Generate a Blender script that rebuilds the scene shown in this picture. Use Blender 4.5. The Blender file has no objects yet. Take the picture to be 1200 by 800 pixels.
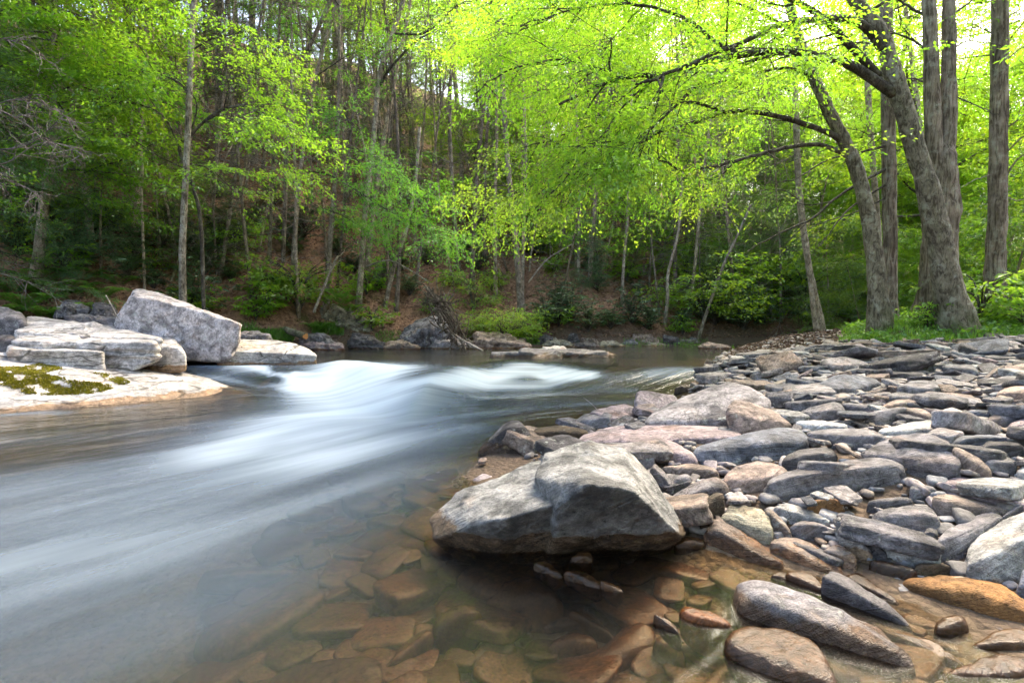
import bpy, bmesh, math, random
import numpy as np
from mathutils import Vector, Matrix
from mathutils.bvhtree import BVHTree

S = bpy.context.scene
COL = S.collection

# ---------------------------------------------------------------- camera
CAM_H, PITCH = 1.10, math.atan(20 / 600)
cam = bpy.data.cameras.new('camera')
cam.lens, cam.sensor_width = 18.0, 36.0
cam.clip_start, cam.clip_end = 0.05, 1000
cam_o = bpy.data.objects.new('camera', cam)
COL.objects.link(cam_o)
cam_o.location = (0, 0, CAM_H)
cam_o.rotation_euler = (math.pi / 2 - PITCH, 0, 0)
S.camera = cam_o

# ---------------------------------------------------------------- sky and sun
SUN_EL, SUN_AZ = math.radians(48), math.radians(38)       # azimuth to the right of the view
w = bpy.data.worlds.new('World')
S.world = w
w.use_nodes = True
nt = w.node_tree
bg = nt.nodes['Background']
sky = nt.nodes.new('ShaderNodeTexSky')
sky.sky_type = 'NISHITA'
sky.sun_disc = False
sky.sun_elevation = SUN_EL
sky.sun_rotation = SUN_AZ
sky.air_density, sky.dust_density, sky.ozone_density = 1.0, 4.0, 1.0
nt.links.new(sky.outputs[0], bg.inputs[0])
bg.inputs[1].default_value = 0.15
sl = bpy.data.lights.new('sun', 'SUN')
sl.energy, sl.angle, sl.color = 2.6, math.radians(40), (1.0, 0.94, 0.80)
so = bpy.data.objects.new('sun', sl)
COL.objects.link(so)
sd = Vector((math.sin(SUN_AZ) * math.cos(SUN_EL), math.cos(SUN_AZ) * math.cos(SUN_EL), math.sin(SUN_EL)))
so.rotation_euler = sd.to_track_quat('Z', 'Y').to_euler()
so.location = (20, 20, 40)
S.view_settings.view_transform = 'Standard'
S.view_settings.look = 'None'
S.view_settings.gamma = 1
S.view_settings.exposure = 2.68
S.view_settings.use_white_balance = True
S.view_settings.white_balance_temperature = 7100
S.view_settings.white_balance_tint = 11
S.cycles.max_bounces = 7
S.cycles.diffuse_bounces = 6
S.cycles.glossy_bounces = 3
S.cycles.transmission_bounces = 4
S.cycles.transparent_max_bounces = 8
S.cycles.use_denoising = True
S.cycles.use_adaptive_sampling = True
S.cycles.adaptive_threshold = 0.03
S.cycles.caustics_reflective = False
S.cycles.caustics_refractive = False

# ---------------------------------------------------------------- numeric helpers
def hash3(ix, iy, iz):
    n = (ix.astype(np.int64) * 374761393 + iy.astype(np.int64) * 668265263 + iz.astype(np.int64) * 1274126177) & 0x7fffffff
    n = ((n ^ (n >> 13)) * 1274126177) & 0x7fffffff
    n = ((n ^ (n >> 15)) * 668265263) & 0x7fffffff
    return ((n ^ (n >> 14)) & 0xffffff) / float(0xffffff)

def vn(p):
    """value noise in [-1, 1] at points p (n, 3)"""
    i = np.floor(p)
    f = p - i
    f = f * f * f * (f * (f * 6 - 15) + 10)
    i = i.astype(np.int64)
    r = 0
    for a in (0, 1):
        wa = f[:, 0] if a else 1 - f[:, 0]
        for b in (0, 1):
            wb = f[:, 1] if b else 1 - f[:, 1]
            for c in (0, 1):
                wc = f[:, 2] if c else 1 - f[:, 2]
                r = r + wa * wb * wc * hash3(i[:, 0] + a, i[:, 1] + b, i[:, 2] + c)
    return r * 2 - 1

def fbm(p, oct=4, lac=2.1, gain=0.5):
    r, a = 0, 1.0
    for k in range(oct):
        r = r + a * vn(p + 17.3 * k)
        p = p * lac
        a *= gain
    return r

def sstep(x):
    x = np.clip(x, 0, 1)
    return x * x * (3 - 2 * x)

def ray(px, py):
    u, v = (px - 600) / 600, (400 - py) / 600
    c, s = math.cos(PITCH), math.sin(PITCH)
    y, z = c + v * s, -s + v * c
    return u / y, z / y                      # dX/dY, dZ/dY

def P(px, py, Y):
    a, b = ray(px, py)
    return np.array((a * Y, Y, CAM_H + b * Y))

def proj(p):
    c, s = math.cos(PITCH), math.sin(PITCH)
    y, z = p[1], p[2] - CAM_H
    d = y * c - z * s
    v = y * s + z * c
    return 600 + 600 * p[0] / d, 400 - 600 * v / d

# ---------------------------------------------------------------- terrain and water level
def far_bank(X):
    return np.interp(X, [-60, -20, -12, -8.5, -5.5, 0, 5, 12, 25, 45, 100], [-6, 5, 8.6, 11.6, 15.2, 16.2, 17.2, 19.2, 25, 34, 60])

def bar_edge(Y):
    return np.interp(Y, [-20, 0, 1.6, 1.86, 2.06, 2.2, 2.4, 2.54, 2.9, 3.67, 4.55, 5.45, 6.75, 9.4, 12.3, 13.5, 14.6, 16, 18, 22, 40, 80],
                     [1.5, 1.55, 1.62, 1.68, 1.55, 1.32, 1.06, 0.88, 0.2, -0.37, -0.15, 0.91, 2.25, 3.6, 5.1, 6.1, 9.5, 14.5, 22, 34, 80, 160])

def lip(X):
    return np.interp(X, [-9, -6, -4.6, -4, -3.0, -2.2, -1.2, -0.4, 0.6, 1.3, 2.8, 4, 8], [9.3, 9.3, 9.2, 9.2, 10.0, 9.2, 8.3, 10.2, 10.9, 10.2, 8.9, 8.6, 8.6])

def water0(X, Y):
    l = lip(X)
    ln = np.interp(X, [-9, -4.2, -3.2, -1], [0.9, 0.9, 2.2, 2.9])
    z = 0.35 * sstep((Y - (l - ln)) / ln) + 0.005 * np.clip(Y - 10, 0, 60)
    return z

HUMPS = [(-3.05, 9.3, 0.14, 0.42, 0.5), (-2.45, 8.9, 0.09, 0.3, 0.35), (0.0, 9.9, 0.07, 0.6, 0.4), (0.75, 10.0, 0.05, 0.5, 0.4), (-0.9, 8.6, 0.05, 0.5, 0.4),
         (1.9, 8.7, 0.03, 0.8, 0.35), (-2.2, 5.6, 0.06, 0.7, 0.5), (-0.2, 7.2, 0.05, 0.8, 0.35), (2.9, 8.3, 0.05, 0.4, 0.3), (-4.6, 8.2, 0.08, 0.35, 0.25),
         (-1.4, 6.6, 0.04, 0.8, 0.4), (0.9, 7.6, 0.05, 0.7, 0.3), (-3.9, 7.6, 0.05, 0.3, 0.3)]

def water(X, Y):
    z = water0(X, Y)
    for (a, b, h, sx, sy) in HUMPS:
        z = z + h * np.exp(-((X - a) / sx) ** 2 - ((Y - b) / sy) ** 2)
    return z

def grass_edge(X):
    return np.interp(X, [-50, 5.3, 6.2, 12, 60], [60, 60, 8.5, 8.1, 6])

def bank_in(X, Y):
    """metres inside the grassy right bank (negative on the gravel)"""
    return np.maximum(np.minimum(Y - grass_edge(X), (X - 0.655 * Y) * 0.84), Y - 13.9)

def terrain(X, Y):
    X, Y = np.broadcast_arrays(np.asarray(X, float), np.asarray(Y, float))
    sh = X.shape
    X, Y = X.ravel(), Y.ravel()
    wl = water0(X, np.clip(Y, 0, 30))
    dl = (Y - far_bank(X)) * 0.9
    dr = (X - bar_edge(Y)) * 0.85
    dm = np.minimum(-dl, -dr)
    bed = wl - 0.30 * (1 - np.exp(-np.clip(dm, 0, 50) * 1.1))
    q = np.stack([X * 0.35, Y * 0.35, X * 0 + 3], 1)
    q2 = np.stack([X * 1.7, Y * 1.7, X * 0 + 8], 1)
    n1, n2 = fbm(q, 3), fbm(q2, 3)
    slope = np.interp(X, [-30, -5, 5, 15, 40], [0.66, 0.62, 0.54, 0.46, 0.40])
    d = np.clip(dl, 0, 200)
    hill = wl + 0.45 * sstep(d / 0.9) + slope * np.clip(d - 0.6, 0, 42) + 0.10 * np.clip(d - 42, 0, 200) + sstep(d / 3) * (0.5 * n1 + 0.12 * n2)
    e = np.clip(dr, 0, 200)
    bar = wl + 0.62 * (1 - np.exp(-0.45 * e)) + sstep(e / 2) * 0.03 * n2
    ge = bank_in(X, Y)
    bar = bar + 0.32 * sstep(ge / 1.4) + sstep((ge - 2) / 6) * (0.12 * n1 + 0.2)
    mound = 0.20 * np.exp(-((X - 7.2) / 1.7) ** 2 - ((Y - 12.2) / 1.6) ** 2)
    bar = bar + 0.55 * np.clip(-Y - 5, 0, 60) * sstep((X + 1) / 4)      # unseen rise added behind the viewpoint to block low sky light
    z = np.where(dl > 0, hill, np.where(dr > 0, bar + mound, bed + 0.015 * n2))
    return z.reshape(sh)

YS = np.concatenate([np.linspace(0.9, 20, 2400), np.linspace(20.05, 90, 1200)])
def hit(px, py, surf=None):
    """depth Y at which the pixel's ray meets the ground"""
    a, b = ray(px, py)
    g = terrain(a * YS, YS) if surf is None else surf(a * YS, YS)
    k = np.nonzero(CAM_H + b * YS <= g)[0]
    return YS[k[0]] if len(k) else None

# ---------------------------------------------------------------- mesh helpers
def mesh_np(name, V, F, mat=None, smooth=True, attrs=None):
    """F: list of (n, k) index arrays"""
    me = bpy.data.meshes.new(name)
    V = np.asarray(V, np.float32)
    F = [np.asarray(f, np.int32) for f in F if len(f)]
    me.vertices.add(len(V))
    me.vertices.foreach_set('co', V.ravel())
    nl = sum(f.size for f in F)
    npol = sum(len(f) for f in F)
    me.loops.add(nl)
    me.loops.foreach_set('vertex_index', np.concatenate([f.ravel() for f in F]))
    me.polygons.add(npol)
    tot = np.concatenate([np.full(len(f), f.shape[1], np.int32) for f in F])
    st = np.concatenate([[0], np.cumsum(tot)[:-1]]).astype(np.int32)
    me.polygons.foreach_set('loop_start', st)
    me.polygons.foreach_set('loop_total', tot)
    me.polygons.foreach_set('use_smooth', np.full(npol, smooth, bool))
    for k, (typ, arr) in (attrs or {}).items():
        at = me.attributes.new(k, typ, 'POINT')
        arr = np.asarray(arr, np.float32)
        at.data.foreach_set('value' if typ == 'FLOAT' else 'vector', arr.ravel())
    me.update(calc_edges=True)
    if mat:
        me.materials.append(mat)
    return me

class MB:
    def __init__(s):
        s.V, s.F, s.n, s.A = [], {}, 0, []
    def add(s, V, F, a=None):
        V = np.asarray(V, float)
        F = np.asarray(F, np.int64)
        s.V.append(V)
        s.F.setdefault(F.shape[1], []).append(F + s.n)
        s.A.append(np.full(len(V), 0.5) if a is None else np.asarray(a, float))
        s.n += len(V)
    def mesh(s, name, mat, smooth=True):
        return mesh_np(name, np.concatenate(s.V), [np.concatenate(v) for v in s.F.values()], mat, smooth, {'v': ('FLOAT', np.concatenate(s.A))})

def link(name, data, parent=None, loc=(0, 0, 0)):
    o = bpy.data.objects.new(name, data)
    COL.objects.link(o)
    o.location = loc
    if parent:
        o.parent = parent
    return o

LABELS = {}
def tag(o, label=None, cat=None, group=None, kind=None):
    if label:
        o['label'] = label
        LABELS.setdefault(label, []).append(o.name)
    if cat: o['category'] = cat
    if group: o['group'] = group
    if kind: o['kind'] = kind
    return o

def copy_tree(o, parent=None):
    c = o.copy()
    COL.objects.link(c)
    if parent:
        c.parent = parent
    for ch in list(o.children):
        copy_tree(ch, c)
    return c

def tube(mb, pts, rads, k=8, wob=0.0, seed=0, cap=True, a=None, roots=0.0):
    pts = np.asarray(pts, float)
    rads = np.asarray(rads, float)
    n = len(pts)
    t = np.gradient(pts, axis=0)
    t /= np.linalg.norm(t, axis=1)[:, None] + 1e-9
    ref = np.array((1.0, 0, 0)) if abs(t[0][0]) < 0.8 else np.array((0, 1.0, 0))
    N = np.zeros((n, 3))
    for i in range(n):
        ref = ref - t[i] * (ref @ t[i])
        ref /= np.linalg.norm(ref) + 1e-9
        N[i] = ref
    B = np.cross(t, N)
    ang = np.arange(k) / k * 2 * math.pi
    R = np.repeat(rads[:, None], k, 1)
    if wob:
        q = np.stack([np.tile(np.cos(ang) * 1.6, n) + seed, np.tile(np.sin(ang) * 1.6, n), np.repeat(np.arange(n) * 0.35, k)], 1)
        R = R * (1 + wob * fbm(q, 3).reshape(n, k))
    if roots:                        # buttresses swelling towards the ground
        h = pts[:, 2] - pts[1, 2]
        lob = np.clip(np.cos(ang * 5 + seed) * .6 + np.cos(ang * 3 + seed * 2.3) * .6, -.4, 1.2)
        R = R * (1 + roots * np.exp(-np.clip(h, 0, 9) / .28)[:, None] * (.35 + lob[None]))
    V = pts[:, None] + R[..., None] * (np.cos(ang)[None, :, None] * N[:, None] + np.sin(ang)[None, :, None] * B[:, None])
    i = np.arange(n - 1)[:, None] * k
    j = np.arange(k)[None, :]
    j2 = (j + 1) % k
    F = np.stack([i + j, i + j2, i + k + j2, i + k + j], -1).reshape(-1, 4)
    V = V.reshape(-1, 3)
    base = mb.n
    mb.add(V, F, None if a is None else np.full(len(V), a))
    if cap and k >= 3:
        for s0, ctr in ((0, pts[0]), ((n - 1) * k, pts[-1])):
            e = mb.n
            mb.add(ctr[None], np.zeros((0, 3), int))
            jj = np.arange(k)
            tri = np.stack([base + s0 + jj, base + s0 + (jj + 1) % k, np.full(k, e)], 1)
            if s0 == 0:
                tri = tri[:, ::-1]
            mb.F.setdefault(3, []).append(tri)

def smooth_path(pts, n):
    """Catmull-Rom through the given points"""
    pts = np.asarray(pts, float)
    p = np.vstack([2 * pts[0] - pts[1], pts, 2 * pts[-1] - pts[-2]])
    ts = np.linspace(0, len(pts) - 1 - 1e-6, n)
    k = ts.astype(int)
    f = (ts - k)[:, None]
    a, b, c, d = p[k], p[k + 1], p[k + 2], p[k + 3]
    return 0.5 * (2 * b + (c - a) * f + (2 * a - 5 * b + 4 * c - d) * f ** 2 + (3 * b - a - 3 * c + d) * f ** 3)

def leaves(mb, Pp, Hd, Nn, L, W, a, fold=0.18):
    """diamond leaves: position, heading, normal"""
    n = len(Pp)
    Hd = Hd / (np.linalg.norm(Hd, axis=1)[:, None] + 1e-9)
    Nn = Nn - Hd * np.sum(Nn * Hd, 1)[:, None]
    Nn /= np.linalg.norm(Nn, axis=1)[:, None] + 1e-9
    Sd = np.cross(Hd, Nn)
    L = np.broadcast_to(L, n)[:, None]
    W = np.broadcast_to(W, n)[:, None]
    V = np.stack([Pp, Pp + Hd * L * 0.45 + Sd * W * 0.5 + Nn * W * fold, Pp + Hd * L - Nn * L * 0.08, Pp + Hd * L * 0.45 - Sd * W * 0.5 + Nn * W * fold], 1)
    F = np.arange(n * 4).reshape(n, 4)
    mb.add(V.reshape(-1, 3), F, np.repeat(np.broadcast_to(a, n), 4))

def sprays(mb, B, D, S_, m, L, rng, droop=0.25, flat=0.3, wid=0.42, asp=0.5, vert=0.05, tone=None):
    """flat leafy twigs: base points B, directions D, lengths S_, m leaves each"""
    n = len(B)
    up = np.array((0, 0, 1.0))
    D = D / (np.linalg.norm(D, axis=1)[:, None] + 1e-9)
    Lt = np.cross(D, up)
    Lt /= np.linalg.norm(Lt, axis=1)[:, None] + 1e-9
    t = rng.uniform(0.05, 1, (n, m))
    sgn = rng.choice([-1, 1], (n, m))
    off = sgn * rng.uniform(0, 1, (n, m)) ** 0.8 * wid * np.sin(np.pi * np.clip(t * 0.85 + 0.1, 0, 1)) ** 0.8
    S_ = np.broadcast_to(S_, n)[:, None]
    pos = B[:, None] + D[:, None] * (t * S_)[..., None] + Lt[:, None] * (off * S_)[..., None]
    pos[..., 2] += -droop * (t ** 2 + 0.6 * np.abs(off)) * S_ * 0.6 + rng.normal(0, vert, (n, m)) * S_
    hd = D[:, None] * 0.7 + Lt[:, None] * (sgn * 0.7)[..., None] + rng.normal(0, 0.35, (n, m, 3))
    hd[..., 2] -= 0.25
    nn = up + rng.normal(0, flat, (n, m, 3))
    if tone is None:
        tone = rng.uniform(0, 1, n)
    a = np.clip(tone[:, None] * 0.6 + rng.uniform(0, 0.4, (n, m)), 0, 1)
    Ls = L * rng.uniform(0.65, 1.25, (n, m))
    leaves(mb, pos.reshape(-1, 3), hd.reshape(-1, 3), nn.reshape(-1, 3), Ls.ravel(), Ls.ravel() * asp, a.ravel())

# ---------------------------------------------------------------- materials
def mat(name):
    m = bpy.data.materials.new(name)
    m.use_nodes = True
    n = m.node_tree.nodes
    n.clear()
    out = n.new('ShaderNodeOutputMaterial')
    return m, m.node_tree, out

class G:
    """short-hand for building node graphs"""
    def __init__(s, nt): s.nt = nt
    def n(s, typ, **kw):
        nd = s.nt.nodes.new('ShaderNode' + typ)
        for k, v in kw.items():
            if k.startswith('i_'):
                nd.inputs[k[2:].replace('_', ' ')].default_value = v
            else:
                setattr(nd, k, v)
        return nd
    def l(s, a, b): s.nt.links.new(a, b)
    def val(s, x, sock):
        if hasattr(x, 'links') or hasattr(x, 'is_linked'): s.l(x, sock)
        else: sock.default_value = x
    def math(s, op, a, b=0.0, clamp=False):
        nd = s.n('Math', operation=op, use_clamp=clamp)
        s.val(a, nd.inputs[0]); s.val(b, nd.inputs[1])
        return nd.outputs[0]
    def mix(s, f, a, b, mode='MIX'):
        nd = s.n('Mix', data_type='RGBA', blend_type=mode)
        s.val(f, nd.inputs[0])
        for x, sk in ((a, nd.inputs[6]), (b, nd.inputs[7])):
            if isinstance(x, tuple): x = (x + (1,))[:4]
            s.val(x, sk)
        return nd.outputs[2]
    def noise(s, vec, scale, detail=4, rough=0.55, dist=0.0):
        nd = s.n('TexNoise')
        nd.inputs['Scale'].default_value = scale
        nd.inputs['Detail'].default_value = detail
        nd.inputs['Roughness'].default_value = rough
        nd.inputs['Distortion'].default_value = dist
        if vec is not None: s.l(vec, nd.inputs['Vector'])
        return nd.outputs['Fac']
    def ramp(s, f, a, b, x=0.0, y=1.0):
        nd = s.n('MapRange', interpolation_type='SMOOTHSTEP')
        s.val(f, nd.inputs[0])
        s.val(a, nd.inputs[1]); s.val(b, nd.inputs[2]); s.val(x, nd.inputs[3]); s.val(y, nd.inputs[4])
        return nd.outputs[0]
    def attr(s, name): return s.n('Attribute', attribute_name=name).outputs['Fac']
    def bump(s, h, strength, dist):
        nd = s.n('Bump')
        nd.inputs['Strength'].default_value = strength
        nd.inputs['Distance'].default_value = dist
        s.l(h, nd.inputs['Height'])
        return nd.outputs[0]
    def vscale(s, vec, sc):
        nd = s.n('VectorMath', operation='MULTIPLY')
        s.l(vec, nd.inputs[0]); nd.inputs[1].default_value = sc
        return nd.outputs[0]

def objvec(g):
    tc = g.n('TexCoord').outputs['Object']
    oi = g.n('ObjectInfo')
    k = g.math('MULTIPLY', oi.outputs['Random'], 61.0)
    nd = g.n('VectorMath', operation='ADD')
    g.l(tc, nd.inputs[0]); g.l(k, nd.inputs[1])
    return nd.outputs[0], oi

def make_stone(name, rough=0.75, mot=1.0, lichen=0.5, bump=0.5, scale=1.0, strata=0.35):
    m, nt, out = mat(name)
    g = G(nt)
    v, oi = objvec(g)
    c = oi.outputs['Color']
    big = g.noise(v, 4.5 * scale, 6, 0.6, 0.6)
    fine = g.noise(v, 26 * scale, 8, 0.7)
    grain = g.noise(v, 150 * scale, 3, 0.6)
    vr = g.n('VectorRotate', rotation_type='EULER_XYZ')
    g.l(v, vr.inputs['Vector'])
    rv = g.n('VectorMath', operation='SCALE'); rv.inputs[0].default_value = (0.9, 0.7, 3.0)
    g.l(oi.outputs['Random'], rv.inputs['Scale']); g.l(rv.outputs[0], vr.inputs['Rotation'])
    lay = g.noise(g.vscale(vr.outputs[0], (1.5, 1.5, 13)), 2.2 * scale, 5, 0.6, 1.2)
    f1 = g.ramp(big, 0.33, 0.68, 1 - 0.50 * mot, 1 + 0.42 * mot)
    f2 = g.ramp(fine, 0.3, 0.7, 0.60, 1.38)
    f3 = g.ramp(lay, 0.35, 0.65, 1 - strata, 1 + strata * 0.6)
    f4 = g.ramp(grain, 0.3, 0.7, 0.78, 1.22)
    k = g.math('MULTIPLY', g.math('MULTIPLY', f1, f2), g.math('MULTIPLY', f3, f4))
    col = g.mix(1.0, c, k, 'MULTIPLY')
    # a warm or cool mineral drift over the stone
    tint = g.noise(v, 2.6 * scale, 3, 0.5, 1.0)
    col = g.mix(g.ramp(tint, 0.56, 0.76, 0, 0.5), col, g.mix(1.0, col, (1.25, 0.88, 0.62), 'MULTIPLY'))
    col = g.mix(g.ramp(tint, 0.44, 0.26, 0, 0.5), col, g.mix(1.0, col, (0.86, 0.97, 1.15), 'MULTIPLY'))
    # lichen and dark weather stains
    li = g.math('MULTIPLY', g.ramp(g.noise(v, 9 * scale, 7, 0.72, 0.3), 0.56, 0.66), g.ramp(g.noise(v, 2.0 * scale, 2), 0.42, 0.62))
    col = g.mix(g.math('MULTIPLY', li, lichen), col, (0.40, 0.41, 0.36))
    st = g.math('MULTIPLY', g.ramp(g.noise(v, 6 * scale, 6, 0.7, 1.2), 0.54, 0.62), g.ramp(g.noise(v, 1.9 * scale, 2), 0.46, 0.60))
    if name == 'pale_ledge_rock': st = g.math('MULTIPLY', st, 0.7)
    col = g.mix(g.math('MULTIPLY', st, 0.75), col, g.mix(1.0, c, (0.30, 0.31, 0.34), 'MULTIPLY'))
    if name == 'pale_ledge_rock':
        ck = g.n('TexVoronoi', feature='DISTANCE_TO_EDGE'); ck.inputs['Scale'].default_value = 1.0
        g.l(g.n('VectorMath', operation='ADD').outputs[0], ck.inputs['Vector'])
        ad = ck.inputs['Vector'].links[0].from_node
        g.l(g.vscale(v, (0.7, 1.1, 9)), ad.inputs[0])
        nn = g.n('TexNoise'); nn.inputs['Scale'].default_value = 2.5; g.l(v, nn.inputs['Vector'])
        g.l(g.vscale(nn.outputs['Color'], (0.5, 0.5, 1.2)), ad.inputs[1])
        col = g.mix(g.ramp(ck.outputs[0], 0.035, 0.008, 0, 0.8), col, (0.05, 0.045, 0.035))
    if name in ('river_stone', 'weathered_rock'):
        cv = g.n('TexVoronoi', feature='DISTANCE_TO_EDGE'); cv.inputs['Scale'].default_value = 3.2
        wob = g.n('TexNoise'); wob.inputs['Scale'].default_value = 5.0; wob.inputs['Detail'].default_value = 5; g.l(v, wob.inputs['Vector'])
        ad2 = g.n('VectorMath', operation='ADD'); g.l(g.vscale(vr.outputs[0], (1, 1, 2.5)), ad2.inputs[0]); g.l(wob.outputs['Color'], ad2.inputs[1]); g.l(ad2.outputs[0], cv.inputs['Vector'])
        crack = g.math('MULTIPLY', g.ramp(cv.outputs[0], 0.022, 0.004), g.ramp(g.noise(v, 2.3, 2), 0.50, 0.60))
        col = g.mix(g.math('MULTIPLY', crack, 0.8), col, g.mix(1.0, c, (0.22, 0.2, 0.18), 'MULTIPLY'))
    cr = g.ramp(fine, 0.30, 0.38, 0.35, 1)
    col = g.mix(1.0, col, cr, 'MULTIPLY')
    # wet, brown algae band up to the height kept in the object's colour alpha
    pz = g.n('SeparateXYZ')
    g.l(g.n('NewGeometry').outputs['Position'], pz.inputs[0])
    h = g.math('ADD', pz.outputs[2], g.math('MULTIPLY', g.math('SUBTRACT', big, 0.5), -0.22))
    wet = g.ramp(g.math('SUBTRACT', h, oi.outputs['Alpha']), 0.012, -0.02)
    col = g.mix(wet, col, g.mix(1.0, col, (0.62, 0.42, 0.27), 'MULTIPLY'))
    b = g.n('BsdfPrincipled')
    g.l(col, b.inputs['Base Color'])
    g.l(g.ramp(wet, 0, 1, rough, 0.16), b.inputs['Roughness'])
    b.inputs['Specular IOR Level'].default_value = 0.3
    hh = g.math('ADD', g.math('MULTIPLY', fine, 0.6), g.math('ADD', g.math('MULTIPLY', lay, 0.7), g.math('ADD', g.math('MULTIPLY', big, 0.8), g.math('MULTIPLY', grain, 0.25))))
    g.l(g.bump(hh, min(1.0, bump * 1.4), 0.035), b.inputs['Normal'])
    g.l(b.outputs[0], out.inputs[0])
    return m

M = {}
M['stone'] = make_stone('river_stone', 0.75, 1.0, 0.6, 0.6, 1.0, 0.16)
M['rough_stone'] = make_stone('weathered_rock', 0.85, 1.15, 0.9, 1.0, 1.0, 0.10)
M['ledge'] = make_stone('pale_ledge_rock', 0.8, 0.75, 0.5, 0.6, 0.6, 0.16)
M['wet_stone'] = make_stone('wet_brown_stone', 0.22, 0.8, 0.05, 0.3, 1.0, 0.25)
M['bed_stone'] = make_stone('stone_under_water', 0.6, 0.45, 0.0, 0.2, 0.7, 0.1)

def make_leaf(name, c0, c1, c2, t0, t1, trans=0.5, gloss=0.05):
    m, nt, out = mat(name)
    g = G(nt)
    a = g.attr('v')
    oi = g.n('ObjectInfo')
    big = g.noise(g.n('NewGeometry').outputs['Position'], 0.6, 2)
    a = g.math('ADD', a, g.math('MULTIPLY', g.math('SUBTRACT', big, 0.5), 0.9), True)
    r = g.n('ValToRGB')
    e = r.color_ramp.elements
    e[0].color = c0 + (1,); e[1].color = c2 + (1,)
    x = e.new(0.5); x.color = c1 + (1,)
    g.l(a, r.inputs[0])
    col = g.mix(1.0, r.outputs[0], oi.outputs['Color'], 'MULTIPLY')
    tr = g.mix(a, t0, t1)
    tr = g.mix(1.0, tr, oi.outputs['Color'], 'MULTIPLY')
    d = g.n('BsdfDiffuse'); g.l(col, d.inputs[0])
    t = g.n('BsdfTranslucent'); g.l(tr, t.inputs[0])
    gl = g.n('BsdfGlossy'); gl.inputs['Roughness'].default_value = 0.38
    gl.inputs[0].default_value = (0.8, 0.85, 0.9, 1)
    m1 = g.n('MixShader'); m1.inputs[0].default_value = trans
    g.l(d.outputs[0], m1.inputs[1]); g.l(t.outputs[0], m1.inputs[2])
    m2 = g.n('MixShader'); m2.inputs[0].default_value = gloss
    g.l(m1.outputs[0], m2.inputs[1]); g.l(gl.outputs[0], m2.inputs[2])
    g.l(m2.outputs[0], out.inputs[0])
    return m

M['leaf'] = make_leaf('beech_leaf', (0.04, 0.115, 0.014), (0.075, 0.195, 0.018), (0.125, 0.255, 0.02), (0.21, 0.48, 0.025), (0.41, 0.62, 0.032), 0.62)
M['needle'] = make_leaf('hemlock_needle', (0.035, 0.08, 0.03), (0.065, 0.125, 0.04), (0.11, 0.18, 0.05), (0.12, 0.22, 0.04), (0.24, 0.33, 0.06), 0.45)
M['rhodo'] = make_leaf('rhododendron_leaf', (0.028, 0.075, 0.024), (0.05, 0.115, 0.034), (0.09, 0.17, 0.045), (0.05, 0.11, 0.02), (0.12, 0.2, 0.03), 0.25, 0.10)
M['fern'] = make_leaf('fern_frond', (0.035, 0.11, 0.015), (0.06, 0.17, 0.02), (0.10, 0.24, 0.025), (0.12, 0.3, 0.02), (0.25, 0.45, 0.03), 0.4)
M['moss'] = make_leaf('moss_tuft', (0.09, 0.085, 0.015), (0.19, 0.17, 0.025), (0.30, 0.26, 0.04), (0.1, 0.1, 0.01), (0.2, 0.2, 0.02), 0.2, 0.0)
M['litter'] = make_leaf('dead_leaf', (0.09, 0.05, 0.033), (0.19, 0.11, 0.07), (0.33, 0.20, 0.13), (0.1, 0.05, 0.02), (0.2, 0.1, 0.05), 0.15, 0.03)

def make_bark(name, c0, c1, lich, lf, moss=0.6, vs=0.13):
    m, nt, out = mat(name)
    g = G(nt)
    v, oi = objvec(g)
    st = g.vscale(v, (1, 1, vs))
    n1 = g.noise(st, 17, 10, 0.72, 1.0)
    n2 = g.noise(v, 3.5, 5, 0.6)
    n3 = g.noise(v, 7, 9, 0.75, 0.6)
    col = g.mix(g.ramp(n1, 0.38, 0.60), c0, c1)
    col = g.mix(1.0, col, g.ramp(n2, 0.3, 0.7, 0.65, 1.3), 'MULTIPLY')
    col = g.mix(g.math('MULTIPLY', g.ramp(n3, 0.5, 0.62), g.math('MULTIPLY', g.ramp(n2, 0.4, 0.6), lf)), col, lich)
    z = g.n('SeparateXYZ'); g.l(g.n('TexCoord').outputs['Object'], z.inputs[0])
    ms = g.math('MULTIPLY', g.ramp(g.math('ADD', z.outputs[2], g.math('MULTIPLY', n2, 1.4)), 1.25, 0.6), moss)
    ms = g.math('MULTIPLY', ms, g.ramp(n3, 0.4, 0.55))
    col = g.mix(ms, col, (0.05, 0.075, 0.012))
    col = g.mix(1.0, col, oi.outputs['Color'], 'MULTIPLY')
    b = g.n('BsdfPrincipled')
    g.l(col, b.inputs['Base Color'])
    b.inputs['Roughness'].default_value = 0.9
    b.inputs['Specular IOR Level'].default_value = 0.2
    g.l(g.bump(g.math('ADD', n1, g.math('MULTIPLY', n3, 0.5)), 1.0, 0.05), b.inputs['Normal'])
    g.l(b.outputs[0], out.inputs[0])
    return m

M['bark'] = make_bark('grey_brown_bark', (0.085, 0.062, 0.045), (0.29, 0.235, 0.185), (0.36, 0.38, 0.31), 0.5)
M['birch'] = make_bark('mottled_lichen_bark', (0.075, 0.06, 0.045), (0.26, 0.225, 0.175), (0.36, 0.365, 0.31), 0.7, 0.9, 0.35)
M['slim'] = make_bark('slender_trunk_bark', (0.15, 0.115, 0.085), (0.38, 0.31, 0.24), (0.44, 0.43, 0.36), 0.45, 0.5, 0.5)
M['twig'] = make_bark('dead_twig_bark', (0.15, 0.125, 0.11), (0.30, 0.26, 0.23), (0.4, 0.38, 0.34), 0.3, 0.0, 1.0)
M['dark_twig'] = make_bark('dark_limb_bark', (0.035, 0.028, 0.022), (0.10, 0.085, 0.07), (0.25, 0.26, 0.22), 0.4, 0.0, 0.5)

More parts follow.
